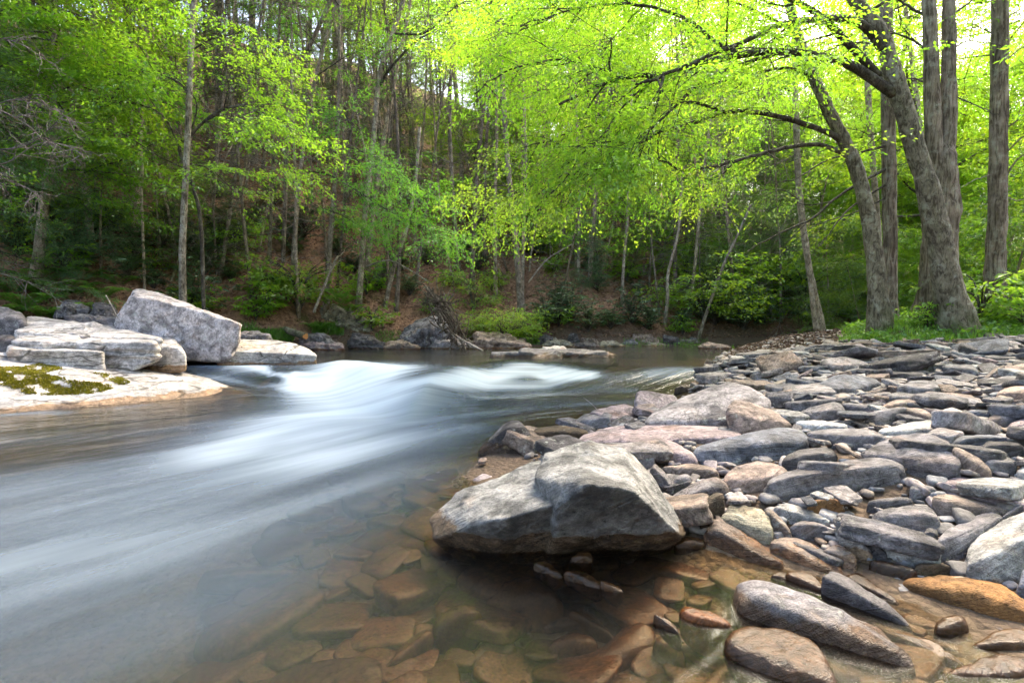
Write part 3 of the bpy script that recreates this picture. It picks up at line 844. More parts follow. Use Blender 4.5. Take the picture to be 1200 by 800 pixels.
GB = 'stones of the dry gravel bar'
H = [  # label, colour, outline, extra
    ('large pale speckled slab sloping into the water behind the round tan boulder', 'pale', [(755,493),(770,482),(823,457),(863,448),(890,457),(903,470),(902,482),(880,499),(820,502)], dict(r=.2, sub=5, p=18, m='rough_stone', wet=.10)),
    ('round tan boulder leaning on the pale speckled slab', 'peach', [(853,480),(863,465),(883,470),(900,480),(922,487),(930,495),(913,502),(883,510),(872,509),(857,492)], dict(r=.5, p=8, sub=5)),
    ('long flat purple pink stone behind the dark tipped pink slab', 'pink', [(672,512),(692,501),(740,496),(800,494),(845,497),(872,508),(860,515),(815,523),(740,524),(680,522)], dict(r=.35, p=10, sub=5)),
    ('slender pink stone tapering right beside the long blue grey stone', 'pink', [(723,513),(735,504),(757,506),(800,523),(815,530),(818,538),(800,541),(765,533),(728,521)], dict(r=.45, p=9)),
    ('long smooth blue grey stone curved like a log', 'blue', [(813,526),(823,518),(857,516),(890,506),(925,498),(941,501),(947,510),(944,523),(930,535),(900,541),(860,543),(835,541),(818,536)], dict(r=.6, p=8, sub=5)),
    ('smooth oval tan disc stone resting on the long grey block', 'peach', [(851,560),(860,548),(893,537),(918,543),(925,550),(920,558),(893,572),(873,575),(858,570)], dict(r=.35, p=7, sub=5)),
    ('long rough grey block with a squared right end', 'grey', [(893,579),(900,562),(925,550),(1047,532),(1057,538),(1065,567),(1064,577),(967,580),(900,581)], dict(r=.75, p=30, sub=5, m='rough_stone')),
    ('small dark angular stone above the oval tan disc', 'dark', [(917,538),(938,527),(972,523),(980,532),(978,540),(942,547),(925,548)], dict(r=.6, p=22)),
    ('thin grey slab lying behind the long rough grey block', 'grey', [(945,505),(970,501),(1030,502),(1040,510),(1040,517),(1015,522),(950,514)], dict(r=.6, p=18)),
    ('big purple boulder with green lichen spots', 'purple', [(1010,532),(1027,518),(1087,505),(1107,513),(1117,528),(1125,545),(1108,555),(1093,562),(1063,555),(1040,542),(1020,537)], dict(r=.28, p=22, sub=5, m='rough_stone', amp=.035)),
    ('brown ribbed oblong stone leaning against the purple boulder', 'tan', [(1117,525),(1127,523),(1157,543),(1160,552),(1157,558),(1143,557),(1123,540)], dict(r=.5, p=9)),
    ('long pinkish slab with a dark stain on its left end', 'pink', [(1100,562),(1117,552),(1150,565),(1215,584),(1215,599),(1183,592),(1142,580),(1107,567)], dict(r=.4, p=10, sub=5)),
    ('pinkish slab behind the dark stained long slab', 'pink', [(1145,560),(1158,557),(1215,565),(1215,579),(1183,574)], dict(r=.4, p=10)),
    ('tan wedge shaped block below the dark stained long slab', 'tan', [(1092,580),(1097,577),(1133,580),(1180,593),(1183,598),(1175,604),(1117,606),(1103,600)], dict(r=.6, p=20)),
    ('grey rounded log shaped stone with a shadowed right half', 'grey', [(1022,602),(1067,590),(1093,590),(1100,600),(1100,614),(1093,620),(1043,620),(1028,610)], dict(r=.6, p=8, sub=5)),
    ('flat lavender grey block tilted up to the right', 'purple', [(1097,634),(1112,616),(1160,596),(1174,605),(1172,614),(1138,640),(1132,661),(1108,660),(1106,649)], dict(r=.3, p=26, sub=5)),
    ('large white pitted slab at the right edge of the photo', 'white', [(1132,662),(1138,636),(1174,608),(1205,592),(1245,600),(1240,668),(1192,682),(1172,680),(1136,665)], dict(r=.22, p=26, sub=5, m='rough_stone', wet=.06)),
    ('white topped angular stone with dark broken front', 'white', [(1034,628),(1064,621),(1072,622),(1103,643),(1105,650),(1090,660),(1075,662),(1050,660),(1037,647)], dict(r=.5, p=30, wet=.05)),
    ('big orange brown rough boulder at the lower right', 'orange', [(1059,678),(1068,672),(1136,671),(1172,676),(1205,695),(1225,715),(1210,737),(1180,732),(1120,718),(1070,698)], dict(r=.55, p=11, sub=5, m='rough_stone', amp=.03)),
    ('wet dark brown stone below the orange boulder', 'brown', [(1138,754),(1163,739),(1185,734),(1210,740),(1220,757),(1200,766),(1163,765),(1145,761)], dict(r=.45, p=10, m='wet_stone', wet=.3)),
    ('glossy wet brown rounded stone at the bottom right corner', 'brown', [(1106,787),(1130,779),(1154,766),(1178,760),(1205,768),(1220,782),(1205,797),(1163,802),(1132,798)], dict(r=.4, p=7, m='wet_stone', sub=5, wet=.3)),
    ('biggest log shaped grey stone with black stains at the lower right', 'grey', [(853,693),(858,673),(868,668),(890,673),(950,693),(1000,716),(1050,748),(1073,765),(1076,778),(1060,787),(1020,777),(960,758),(905,737),(868,730),(855,715)], dict(r=.6, p=9, sub=5, m='rough_stone', wet=.05, amp=.025)),
    ('dark slender log shaped stone above the biggest log shaped stone', 'dark', [(961,670),(971,665),(985,669),(1017,689),(1053,713),(1068,734),(1060,738),(1040,729),(1005,712),(975,694)], dict(r=.55, p=8, sub=5)),
    ('large brown wet rock half under water at the bottom edge', 'brown', [(846,748),(853,733),(881,729),(945,739),(974,763),(984,798),(965,815),(900,818),(862,778)], dict(r=.3, p=9, sub=5, m='wet_stone', wet=.3)),
    ('small mossy amber stone poking out of the shallow water', 'orange', [(796,713),(802,707),(822,713),(853,724),(859,731),(840,741),(817,738),(798,722)], dict(r=.5, p=8, m='wet_stone', wet=.3)),
    ('olive white split rock with straight cracks', 'olive', [(844,610),(855,588),(897,601),(905,618),(905,625),(897,640),(872,629)], dict(r=.35, p=32, sub=5, amp=.03, strata=.03)),
    ('brown layered rock under the olive white split rock', 'tan', [(826,627),(840,603),(868,627),(897,640),(919,660),(908,667),(888,667),(857,652)], dict(r=.5, p=28, sub=5, amp=.03, strata=.03, wet=.10)),
    ('tan oblong stone with a damp left side', 'tan', [(901,632),(908,627),(938,630),(972,650),(987,669),(961,678),(939,667),(908,645)], dict(r=.5, p=10, sub=5, wet=.06)),
    ('white blade shaped stone below the long grey block', 'white', [(906,594),(919,588),(954,601),(972,606),(972,612),(945,612),(927,608)], dict(r=.5, p=24)),
    ('greenish grey oval stone under the white blade stone', 'grey', [(927,617),(938,610),(960,612),(971,619),(960,625),(941,627)], dict(r=.6, p=9)),
    ('narrow brown finger stone beside the white blade stone', 'tan', [(897,597),(905,595),(919,612),(927,625),(917,628),(905,612)], dict(r=.45, p=9)),
    ('brown upright stone standing at the waters edge', 'brown', [(820,615),(823,590),(835,577),(848,578),(848,590),(840,603),(830,622),(822,622)], dict(r=.7, p=10, wet=.10)),
    ('grey oblong stone just right of the big angular rock', 'grey', [(784,582),(802,570),(843,557),(853,567),(850,578),(823,585),(798,590),(787,589)], dict(r=.55, p=14, m='rough_stone')),
    ('low tan bar shaped stone under the long blue grey stone', 'tan', [(775,545),(818,542),(840,547),(843,553),(832,558),(803,559)], dict(r=.6, p=12)),
    ('small round grey cobble beside the big angular rock', 'grey', [(788,568),(793,557),(802,554),(809,560),(807,568),(793,573)], dict(r=.6, p=6)),
    ('upright grey wedge stone behind the big angular rock', 'grey', [(762,550),(767,542),(782,557),(789,573),(783,578),(772,567)], dict(r=.6, p=24)),
    ('pale smooth flat slab sticking out left behind the big angular rock', 'pale', [(559,548),(579,534),(622,523),(661,523),(700,530),(650,555),(574,563),(562,557)], dict(r=.35, p=16, sub=5, Yf=3.95)),
    ('dark pointed rock standing in the stream edge', 'dark', [(561,530),(583,506),(603,490),(614,504),(629,519),(605,532),(583,532)], dict(r=.75, p=26, m='rough_stone', wet=.12)),
    ('brown overhanging flat rock beside the dark pointed rock', 'brown', [(620,504),(627,499),(661,497),(690,504),(674,517),(661,521),(631,521)], dict(r=.7, p=14, wet=.1)),
    ('grey angular rock carrying the bent dry twig', 'grey', [(668,495),(681,486),(713,481),(718,487),(716,498),(692,502)], dict(r=.6, p=24, m='rough_stone')),
    ('dark grey slab tucked under the slender pink stone', 'grey', [(733,528),(767,536),(765,549),(748,551)], dict(r=.6, p=20)),
    ('pale humped boulder in the middle of the gravel bar', 'pale', [(962,423),(970,418),(993,417),(1020,427),(1010,435),(980,437),(963,435)], dict(r=.5, p=16, sub=5, m='rough_stone')),
    ('big flat blue grey slab in the middle of the bar', 'blue', [(950,458),(977,438),(1023,442),(1032,448),(1023,455),(1010,463),(953,464)], dict(r=.3, p=22, sub=5)),
    ('rounded dark grey boulder with a brown right side', 'grey', [(935,483),(955,473),(980,468),(990,477),(988,492),(963,494),(940,491)], dict(r=.6, p=13, sub=5)),
    ('low white flat stone below the rounded grey boulder', 'white', [(932,493),(950,492),(993,497),(992,502),(942,501)], dict(r=.5, p=14)),
    ('long dark brown two layered stone', 'dark', [(1023,440),(1038,433),(1075,432),(1087,440),(1067,445),(1033,446)], dict(r=.6, p=14, strata=.04)),
    ('flat slate grey slab right of the two layered stone', 'grey', [(1052,452),(1067,445),(1105,446),(1108,455),(1090,463),(1065,458)], dict(r=.4, p=22)),
    ('narrow lavender stone right of the rounded grey boulder', 'purple', [(985,472),(1025,475),(1027,480),(1007,484),(990,479)], dict(r=.5, p=12)),
    ('long olive grey stone in front of the slate slab', 'grey', [(1037,462),(1050,457),(1083,462),(1087,468),(1042,469)], dict(r=.5, p=13)),
    ('long tan stone with a rounded back', 'tan', [(1030,477),(1043,468),(1075,467),(1085,470),(1067,476),(1042,479)], dict(r=.6, p=9)),
    ('flat cracked grey slab below the long tan stone', 'grey', [(1013,485),(1027,480),(1062,477),(1050,490),(1033,499),(1020,494)], dict(r=.3, p=24)),
    ('smooth peach coloured stone beside the cracked grey slab', 'peach', [(1063,480),(1080,477),(1095,487),(1093,493),(1080,493)], dict(r=.45, p=12)),
    ('squared grey block left of the blue grey slab', 'grey', [(903,466),(928,462),(927,477),(905,476)], dict(r=.6, p=28)),
    ('dark angular rock at the back edge of the bar below the grass', 'dark', [(1123,414),(1128,401),(1155,412),(1150,417)], dict(r=.7, p=24)),
    ('flat dark slab near the yellow stone', 'dark', [(1153,421),(1160,415),(1183,412),(1198,420),(1183,425)], dict(r=.4, p=18)),
    ('small yellow stone at the back of the bar', 'orange', [(1168,413),(1175,408),(1185,410),(1182,414)], dict(r=.6, p=10)),
    ('low dark rock in the grass at the right edge', 'dark', [(1160,408),(1167,400),(1183,401),(1205,405),(1198,410)], dict(r=.6, p=18)),
    ('grey slab near the back right of the bar', 'grey', [(1103,429),(1143,427),(1147,438),(1113,437)], dict(r=.4, p=20)),
    ('tan brown upright stone below the yellow stone', 'tan', [(1152,443),(1167,430),(1177,428),(1175,436),(1160,446)], dict(r=.5, p=16)),
    ('pale lavender slab at the far right of the bar', 'purple', [(1168,444),(1175,440),(1208,442),(1208,449),(1183,451)], dict(r=.4, p=20)),
    ('wide flat purple grey slab with a straight front', 'purple', [(1107,466),(1150,465),(1153,472),(1125,479),(1113,476)], dict(r=.3, p=22)),
    ('long white slab lying flat across the bar', 'white', [(1033,503),(1067,492),(1117,490),(1160,495),(1150,506),(1083,507),(1042,509)], dict(r=.35, p=20, sub=5)),
    ('pale wedge in front of the long white slab', 'pale', [(1087,507),(1100,500),(1130,506),(1117,516),(1103,517)], dict(r=.4, p=20)),
    ('long blue grey ridge stone at the right', 'blue', [(1115,517),(1127,508),(1160,507),(1212,505),(1212,516),(1163,515),(1117,521)], dict(r=.55, p=16, sub=5)),
    ('dark block with white veins under the blue grey ridge stone', 'dark', [(1147,528),(1155,517),(1195,516),(1202,525),(1192,534),(1150,534)], dict(r=.7, p=24, m='rough_stone')),
    ('light grey wedge below the white veined block', 'grey', [(1150,541),(1180,535),(1190,542),(1188,551),(1160,549)], dict(r=.55, p=22)),
    ('smooth lavender stone at the right edge', 'purple', [(1158,493),(1167,483),(1208,480),(1208,489),(1180,496)], dict(r=.4, p=12)),
    ('pink flat stone at the right edge below the lavender one', 'pink', [(1180,498),(1203,487),(1216,500),(1190,503)], dict(r=.4, p=14)),
    ('peach grey boulder at the far right edge', 'peach', [(1168,461),(1180,453),(1212,452),(1212,466),(1183,468)], dict(r=.5, p=14)),
    ('dark triangular wedge behind the long white slab', 'dark', [(1120,489),(1132,479),(1155,493)], dict(r=.7, p=24)),
    ('bluish slab touching the dark triangular wedge', 'blue', [(1133,481),(1163,482),(1162,488),(1142,487)], dict(r=.5, p=20)),
    ('narrow white blade with a wet brown tip', 'white', [(980,606),(991,605),(1008,627),(1022,650),(1018,656),(998,642)], dict(r=.4, p=11, wet=.09)),
    ('pale rounded stone with a brown lower half', 'pale', [(1004,614),(1017,605),(1031,617),(1040,632),(1029,638),(1007,627)], dict(r=.5, p=10, wet=.12)),
    ('wet brown wedge pointing at the orange boulder', 'brown', [(1020,658),(1039,658),(1073,669),(1059,684),(1035,673)], dict(r=.4, p=12, m='wet_stone', wet=.3)),
    ('brown rounded stone behind the orange boulder', 'brown', [(1073,664),(1090,657),(1112,661),(1119,673),(1075,673)], dict(r=.6, p=9)),
    ('pale cobble with a rusty wet underside', 'pale', [(963,645),(982,637),(1002,648),(1002,666),(985,663)], dict(r=.5, p=14, wet=.09)),
    ('tiny wet brown cobble left of the biggest log shaped stone', 'brown', [(903,673),(914,666),(928,676),(920,684)], dict(r=.5, p=7, m='wet_stone', wet=.3)),
    ('brown wet stone between the two log shaped stones', 'brown', [(921,671),(936,666),(960,676),(969,695),(945,691),(927,680)], dict(r=.4, p=10, m='wet_stone', wet=.3)),
    ('flat brown wet stone right of the dark slender log stone', 'brown', [(987,673),(1007,669),(1040,693),(1053,706),(1040,706),(1017,691)], dict(r=.3, p=11, m='wet_stone', wet=.3)),
    ('long brown wet stone right of the biggest log shaped stone', 'brown', [(1026,735),(1059,739),(1108,759),(1134,776),(1123,781),(1090,766)], dict(r=.4, p=8, m='wet_stone', wet=.3)),
    ('round wet dark stone left of the orange boulder', 'brown', [(1094,735),(1108,720),(1130,720),(1136,737),(1119,750),(1099,748)], dict(r=.5, p=8, m='wet_stone', wet=.3)),
    ('thin dark sliver left of the white topped angular stone', 'dark', [(1018,634),(1024,632),(1039,649),(1037,653)], dict(r=.5, p=16)),
    ('small triangular brown stone behind the white topped stone', 'dark', [(1077,627),(1090,616),(1099,623),(1097,636)], dict(r=.7, p=20)),
    ('small blue black splinter left of the white pitted slab', 'blue', [(1174,607),(1196,590),(1200,594),(1176,609)], dict(r=.4, p=14)),
    ('small grey stone below the white pitted slab', 'blue', [(1191,690),(1200,660),(1222,662),(1215,705)], dict(r=.4, p=16)),
    ('small orange cobble under the long rough grey block', 'orange', [(948,593),(967,584),(985,588),(985,596),(963,599)], dict(r=.6, p=8)),
    ('dark brown bar in the shade under the long rough grey block', 'dark', [(1017,587),(1060,580),(1071,584),(1067,590),(1030,594)], dict(r=.6, p=10)),
    ('thin grey bar right of the long rough grey block', 'grey', [(1067,571),(1097,569),(1100,576),(1070,581)], dict(r=.6, p=14)),
]
for lab, colr, poly, kw in H:
    stone(lab, colr, poly, group=GB, **kw)

# the big angular rock: two fused masses with an undercut, shaded front
SEED[0] += 1
pa = [P(628,556,2.45), P(640,530,2.75), P(690,517,2.85), P(735,529,2.9), P(766,559,2.8), P(801,622,2.55), P(655,588,2.2), P(690,563,2.12), P(738,571,2.16), P(797,622,2.4),
      np.array((.16, 2.62, -.12)), np.array((.72, 2.66, -.12)), np.array((.15, 3.2, -.12)), np.array((.92, 3.1, -.12)), np.array((.30, 3.3, .2))]
pb = [P(512,604,2.6), P(535,581,2.68), P(570,571,2.75), P(630,545,2.9), P(700,556,2.95), P(508,634,2.48), P(575,612,2.28), P(655,592,2.22), P(735,606,2.35),
      np.array((-.30, 2.58, -.12)), np.array((.60, 2.62, -.12)), np.array((-.28, 3.1, -.12)), np.array((.62, 3.2, -.12))]
va, fa = solid(pa, 6, 90, .012, 3, .005, 5.0)
vb, fb = solid(pb, 6, 90, .012, 5, .005, 5.0)
me, c = mesh_stone(np.vstack([va, vb]), np.vstack([fa, fb + len(va)]), M['rough_stone'], 'angular_rock')
rock = link('angular_rock', me, None, c)
rock.color = (.175, .172, .168, .13)  # damp band set higher to paint shade into the undercut as well
tag(rock, 'big angular grey rock with a dark undercut front at the waters edge', 'rock')
for q in ([(508,637),(513,604),(570,571),(628,546),(640,530),(690,517),(735,529),(765,559),(801,624),(760,648),(520,648)],):
    OUT.append(np.array(q, float))
LAND.append((660, 590, 'big angular grey rock with a dark undercut front', 1.2))

# left ledges and the boulder
LG = 'bedrock and rocks of the far bank'
LK = dict(group=LG, land=True, taken=False)
slab = stone('long pale bedrock slab with moss running under the stream at the left', 'ledge', [(-160,425),(-60,416),(0,413),(60,412),(118,418),(189,432),(230,441),(257,449),(300,459),(236,464),(169,471),(101,474),(50,482),(-160,500)],
      m='ledge', name='bedrock_ledge', cat='rock', Yf=(5.5, 8.3), D=1.7, r=.12, p=26, sub=6, amp=.012, wet=.085, sink=.25, freq=5.0, **LK)
stone('big tilted pinkish boulder with a mottled face on the left ledge', (.42, .37, .355), [(136,374),(140,366),(155,338),(165,338),(220,357),(278,380),(276,397),(250,409),(225,404),(180,388),(137,378)],
      m='rough_stone', name='boulder', cat='boulder', Yf=(9.6, 9.2), D=1.3, r=.78, p=50, sub=6, amp=.022, sink=.30, freq=5.0, **LK)
stone('thick cracked pale slab under the tilted boulder', 'ledge', [(20,394),(28,371),(80,376),(150,386),(190,397),(182,402),(110,400),(60,398)], m='ledge', name='bedrock_ledge', cat='rock', Yf=(8.4, 8.6), D=2.2, r=.16, p=50, sub=6, sink=.3, strata=.012, freq=6.0, **LK)
stone('middle step of the layered pale ledge with a dark front edge', 'ledge', [(18,400),(24,388),(100,394),(184,400),(160,413),(120,413),(60,406)], m='ledge', name='bedrock_ledge', cat='rock', Yf=(7.9, 8.1), D=2.0, r=.26, p=50, sub=6, sink=.3, strata=.015, freq=6.0, **LK)
stone('lowest thin step of the layered pale ledge', 'ledge', [(8,410),(14,402),(60,400),(120,412),(116,418),(60,419)], m='ledge', name='bedrock_ledge', cat='rock', Yf=(7.5, 7.8), D=1.5, r=.3, p=50, sub=6, sink=.3, **LK)
stone('pale mossy end of the ledge beside the small chute', 'ledge', [(150,413),(165,405),(190,394),(205,396),(216,413),(190,418),(165,418)], m='ledge', name='bedrock_ledge', cat='rock', Yf=8.5, D=.9, r=.5, p=20, sub=5, sink=.3, wet=.40, **LK)
stone('white mossy ledge right of the small chute', 'ledge', [(250,408),(258,398),(300,397),(352,403),(371,415),(366,423),(330,426),(290,425),(268,421)], m='ledge', name='bedrock_ledge', cat='rock', Yf=(9.3, 9.6), D=1.1, r=.3, p=24, sub=6, sink=.3, wet=.41, strata=.012, **LK)
stone('dark lichened rock cut off by the left edge of the photo', 'grey', [(-60,360),(0,359),(20,362),(30,371),(26,388),(16,404),(-60,408)], m='rough_stone', name='boulder', cat='boulder', Yf=8.9, D=1.4, r=.75, p=14, sub=5, sink=.3, **LK)
stone('low dark shelf rock in front of the lichened rock', 'dark', [(-40,398),(0,392),(18,396),(14,410),(-40,412)], m='rough_stone', name='bank_rock', cat='rock', Yf=8.2, D=.8, r=.6, p=18, sink=.3, **LK)
stone('dark damp rock wedged under the right end of the tilted boulder', 'dark', [(176,402),(190,392),(240,394),(268,404),(262,414),(200,414)], m='rough_stone', name='bank_rock', cat='rock', Yf=9.75, D=.8, r=.8, p=30, sink=.5, wet=.6, **LK)
# bank rocks below the slope
BK = [
    ('grey rock with a dark hollow under the ferns behind the ledge', 'grey', [(66,366),(75,350),(92,352),(105,364),(100,370)], 11.2, 1.0, 'rough_stone'),
    ('dark mossy block in the hollow left of the tilted boulder', 'dark', [(106,368),(110,354),(134,356),(138,372),(120,374)], 10.8, .9, 'rough_stone'),
    ('flat thin slab lying on the bank left of the tilted boulder', 'grey', [(78,371),(95,368),(140,373),(138,378),(90,376)], 10.2, .7, 'stone'),
    ('mossy sloping slab under the leaning fern tuft', 'olive', [(378,362),(384,353),(405,357),(436,377),(432,386),(404,384)], 16.2, 1.6, 'rough_stone'),
    ('large grey lichened rock left of the root mass', 'grey', [(468,397),(476,382),(512,366),(528,378),(530,395),(520,404),(480,406)], 15.4, 1.6, 'rough_stone'),
    ('pale triangular face of rock below the root mass', 'pale', [(504,408),(510,393),(530,390),(552,398),(562,410),(530,411)], 15.0, 1.0, 'rough_stone'),
    ('pinkish ledge rock right of the root mass', 'peach', [(550,404),(553,388),(578,386),(606,394),(622,404),(618,410),(570,411)], 15.2, 1.2, 'rough_stone'),
    ('low dark overhanging rock at the waterline under the green tufts', 'dark', [(408,404),(414,390),(440,393),(450,403),(430,408)], 15.0, .9, 'rough_stone'),
    ('flat brown rock at the waterline left of the grey lichened rock', 'tan', [(449,409),(452,400),(470,396),(492,406),(478,410)], 14.8, .8, 'stone'),
    ('small grey rock on the leafy slope above the waterline', 'grey', [(430,374),(434,364),(446,366),(451,377),(440,380)], 16.8, .7, 'rough_stone'),
    ('grey stone pile end beside the sawn log', 'grey', [(352,398),(360,388),(382,390),(392,402),(374,406)], 14.6, .9, 'rough_stone'),
    ('low pale rock in the grass right of the tilted boulder', 'pale', [(278,396),(284,388),(300,386),(315,392),(308,400)], 12.0, .8, 'rough_stone'),
    ('pinkish flat shore stone below the grass tufts', 'pink', [(342,405),(360,399),(395,400),(402,406),(370,409)], 14.4, .8, 'stone'),
    ('long low mid stream ledge with white patches', 'grey', [(580,414),(592,410),(640,408),(700,409),(722,416),(716,424),(690,432),(650,430),(615,426),(585,420)], 11.4, 1.6, 'rough_stone'),
    ('pale rim stone on the back of the mid stream ledge', 'white', [(628,410),(634,406),(656,405),(668,411)], 13.6, .6, 'ledge'),
    ('flat shelf stone at the right end of the mid stream ledge', 'pale', [(690,414),(702,411),(724,416),(720,420)], 12.4, .6, 'ledge'),
    ('whitish flat stone at the far waterline', 'white', [(725,415),(735,411),(757,412),(752,416)], 14.8, .6, 'ledge'),
    ('mossy boulder on the far bank below the forest', 'olive', [(752,411),(756,401),(775,401),(790,410),(780,414)], 16.6, .9, 'rough_stone'),
    ('tan rock with a flat top on the far bank', 'tan', [(738,400),(741,390),(755,388),(766,396),(758,402)], 17.4, .8, 'rough_stone'),
    ('low mossy rocky hump of the far shoreline', 'olive', [(700,408),(703,399),(720,398),(735,408)], 16.4, .8, 'rough_stone'),
    ('flat brown overhanging rock on the far gravel tip', 'tan', [(820,408),(826,401),(848,402),(858,408),(845,411)], 15.0, .8, 'rough_stone'),
    ('small grey rock standing in the riffle at the far bend', 'grey', [(790,417),(794,411),(802,411),(805,417)], 14.2, .4, 'stone'),
    ('small black stone rising from the water near the bar', 'black', [(832,429),(838,424),(854,423),(855,430)], 9.6, .4, 'stone'),
    ('dark grey boulder at the water edge left of the bar stones', 'dark', [(822,452),(830,438),(840,433),(850,440),(848,452)], 8.0, .5, 'rough_stone'),
    ('small wet stone in the riffle below the black stone', 'dark', [(791,455),(800,451),(818,453),(812,457)], 7.4, .35, 'stone'),
    ('dark hump under the white water of the rapid', 'black', [(600,437),(606,433),(614,435),(616,440)], 9.9, .3, 'stone'),
    ('mossy rock half hidden under the bank shrubs', 'olive', [(635,404),(640,396),(660,396),(672,405)], 16.3, .8, 'rough_stone'),
    ('dark shoreline rock below the rhododendron', 'dark', [(668,408),(676,400),(698,401),(702,409)], 16.0, .7, 'rough_stone'),
]
rb = np.random.default_rng(21)
for i, px in enumerate([283, 322, 392, 425, 462, 590, 612, 672, 716, 738, 762, 786, 806, 812, 690, 640]):
    X0 = (px - 600) / 600
    Y = 15.0
    for it in range(8): Y = float(far_bank(X0 * Y)) + rb.uniform(.1, .5)
    w_, h_ = rb.uniform(10, 24), rb.uniform(5, 11)
    b_ = proj((X0 * Y, Y, float(water0(np.array([X0 * Y]), np.array([Y]))[0]) + .02))[1] - rb.uniform(0, 5)
    near_ = min(BK, key=lambda q: abs(np.mean([v_[0] for v_ in q[2]]) - px))
    BK.append(('small ' + ['mossy', 'grey', 'brownish', 'dark'][i % 4] + ' shoreline rock ' + ('left' if np.mean([v_[0] for v_ in near_[2]]) > px else 'right') + ' of the ' + ' '.join(near_[0].split()[:9]).rstrip(' the').rstrip(' of'), ['olive', 'grey', 'tan', 'dark'][i % 4],
               [(px - w_ / 2, b_), (px - w_ * .35, b_ - h_ * .8), (px + w_ * rb.uniform(-.1, .2), b_ - h_), (px + w_ * .4, b_ - h_ * .6), (px + w_ / 2, b_)], Y, w_ / 40, 'rough_stone'))
for lab, colr, poly, Y, D, m in BK:
    stone(lab, colr, poly, m=m, name='bank_rock', cat='rock', Yf=Y, D=D, r=.55, p=34, sub=5, sink=.3, amp=.075, wet=.42, freq=4.5, **LK)

# ---------------------------------------------------------------- stones under the clear shallow water
UW = [
    ('largest round brown stone lying under the clear water', [(562,706),(589,679),(636,675),(663,706),(657,739),(623,753),(589,739)]),
    ('brown wedge shaped stone under water left of the round one', [(508,733),(535,706),(565,719),(545,773),(515,766)]),
    ('long narrow brown stone slanting under water', [(440,792),(492,733),(508,733),(475,790)]),
    ('broad brown stone under water below the round one', [(549,783),(556,755),(589,739),(609,760),(592,785)]),
    ('roundish brown stone under water right of the round one', [(643,760),(670,739),(700,753),(690,785),(650,789)]),
    ('long brown slab under water pointing up right', [(678,785),(735,729),(765,726),(770,753),(721,797)]),
    ('small brown triangular stone under water', [(667,714),(690,710),(720,746),(670,738)]),
    ('squarish brown stone under water left of the amber stone', [(765,750),(795,737),(805,789),(771,775)]),
    ('brown slab under water cut by the bottom edge', [(690,808),(700,790),(795,786),(815,812),(760,830)]),
    ('large pale brown stone under water beside the layered rock', [(740,655),(780,640),(850,655),(870,680),(820,690),(750,675)]),
    ('brown flat stone under water below the big angular rock', [(690,668),(700,655),(745,658),(750,675),(715,682)]),
    ('dim brown stone under the stream left of the big angular rock', [(400,640),(430,618),(495,612),(510,640),(450,652)]),
    ('dim rust coloured stone under the stream behind the pale slab', [(505,580),(525,560),(560,560),(572,572),(540,585)]),
]
UG = 'brown stones under the clear shallow water'
for lab, poly in UW:
    xs = [q[0] for q in poly]
    cy = max(q[1] for q in poly)
    stone(lab, 'bed', poly, m='bed_stone', name='submerged_stone', cat='stone', group=UG, r=.10, p=7, sub=4, amp=.02, land=False, wet=-1, taken=False,
          surf=lambda X, Y: terrain(X, Y) + 0.03, D=None)
EM = [
    ('thin wet finger stone breaking the water below the big rock', [(626,657),(641,654),(660,675),(648,681)]),
    ('glossy wet knob breaking the water beside the finger stone', [(663,668),(680,661),(707,686),(700,695)]),
    ('wet brown knob close under the big angular rock', [(668,657),(684,644),(695,655),(690,664)]),
    ('curved wet splinter stone breaking the water', [(704,673),(730,690),(722,700),(712,690)]),
    ('slender wet stone edge left of the amber stone', [(767,713),(792,730),(797,745),(784,738)]),
    ('wet brown lump beside the right tip of the big rock', [(790,640),(800,628),(825,632),(828,642),(805,646)]),
]
for lab, poly in EM:
    stone(lab, 'brown', poly, m='wet_stone', name='wet_stone', cat='stone', group='wet stones breaking the surface', r=.5, p=8, sub=4, amp=.03, wet=.3, land=False, taken=False, sink=.08, surf=lambda X, Y: np.maximum(terrain(X, Y), water(X, Y)))

# ---------------------------------------------------------------- loose stones filling the bar, each its own object
def in_poly(x, y, poly):
    n, c = len(poly), False
    j = n - 1
    for i in range(n):
        if (poly[i][1] > y) != (poly[j][1] > y) and x < (poly[j][0] - poly[i][0]) * (y - poly[i][1]) / (poly[j][1] - poly[i][1]) + poly[i][0]:
            c = not c
        j = i
    return c

def loose_pts(rng, L, W, T):
    s = np.array([(x, y, z) for x in (-1, 1) for y in (-1, 1) for z in (-1, 1)], float)
    s *= rng.uniform(0.72, 1.0, (8, 3))
    ext = rng.normal(0, 1, (9, 3))
    ext /= np.linalg.norm(ext, axis=1)[:, None]
    ext *= np.array((1.12, 1.12, 1.02))
    return np.vstack([s, ext]) * np.array((L, W, T)) / 2

rs = np.random.default_rng(11)
PROTO = []
for k in range(26):
    L = 1.0
    W = rs.uniform(0.45, 0.85)
    T = rs.uniform(0.11, 0.30)
    p = [9, 16, 30, 44][k % 4]
    V, F = solid(loose_pts(rs, L, W, T), 4, p, 0.028, 100 + k, 0.014 if k % 3 == 0 else 0, 4.0)
    rough = k % 4 == 3
    PROTO.append((mesh_np('loose_stone', V, [F], M['rough_stone' if rough else 'stone']), W, T, p))

CNAMES = ['grey', 'grey', 'blue', 'pale', 'pink', 'tan', 'purple', 'purple', 'dark', 'peach', 'white', 'tan', 'pale']
WORDS = dict(grey='grey', blue='blue grey', pale='pale grey', pink='pinkish', tan='tan', purple='purple grey', dark='dark grey', peach='peach', white='whitish', brown='brown')
def is_free(px, py):
    return not any(in_poly(px, py, q) for q in OUT)

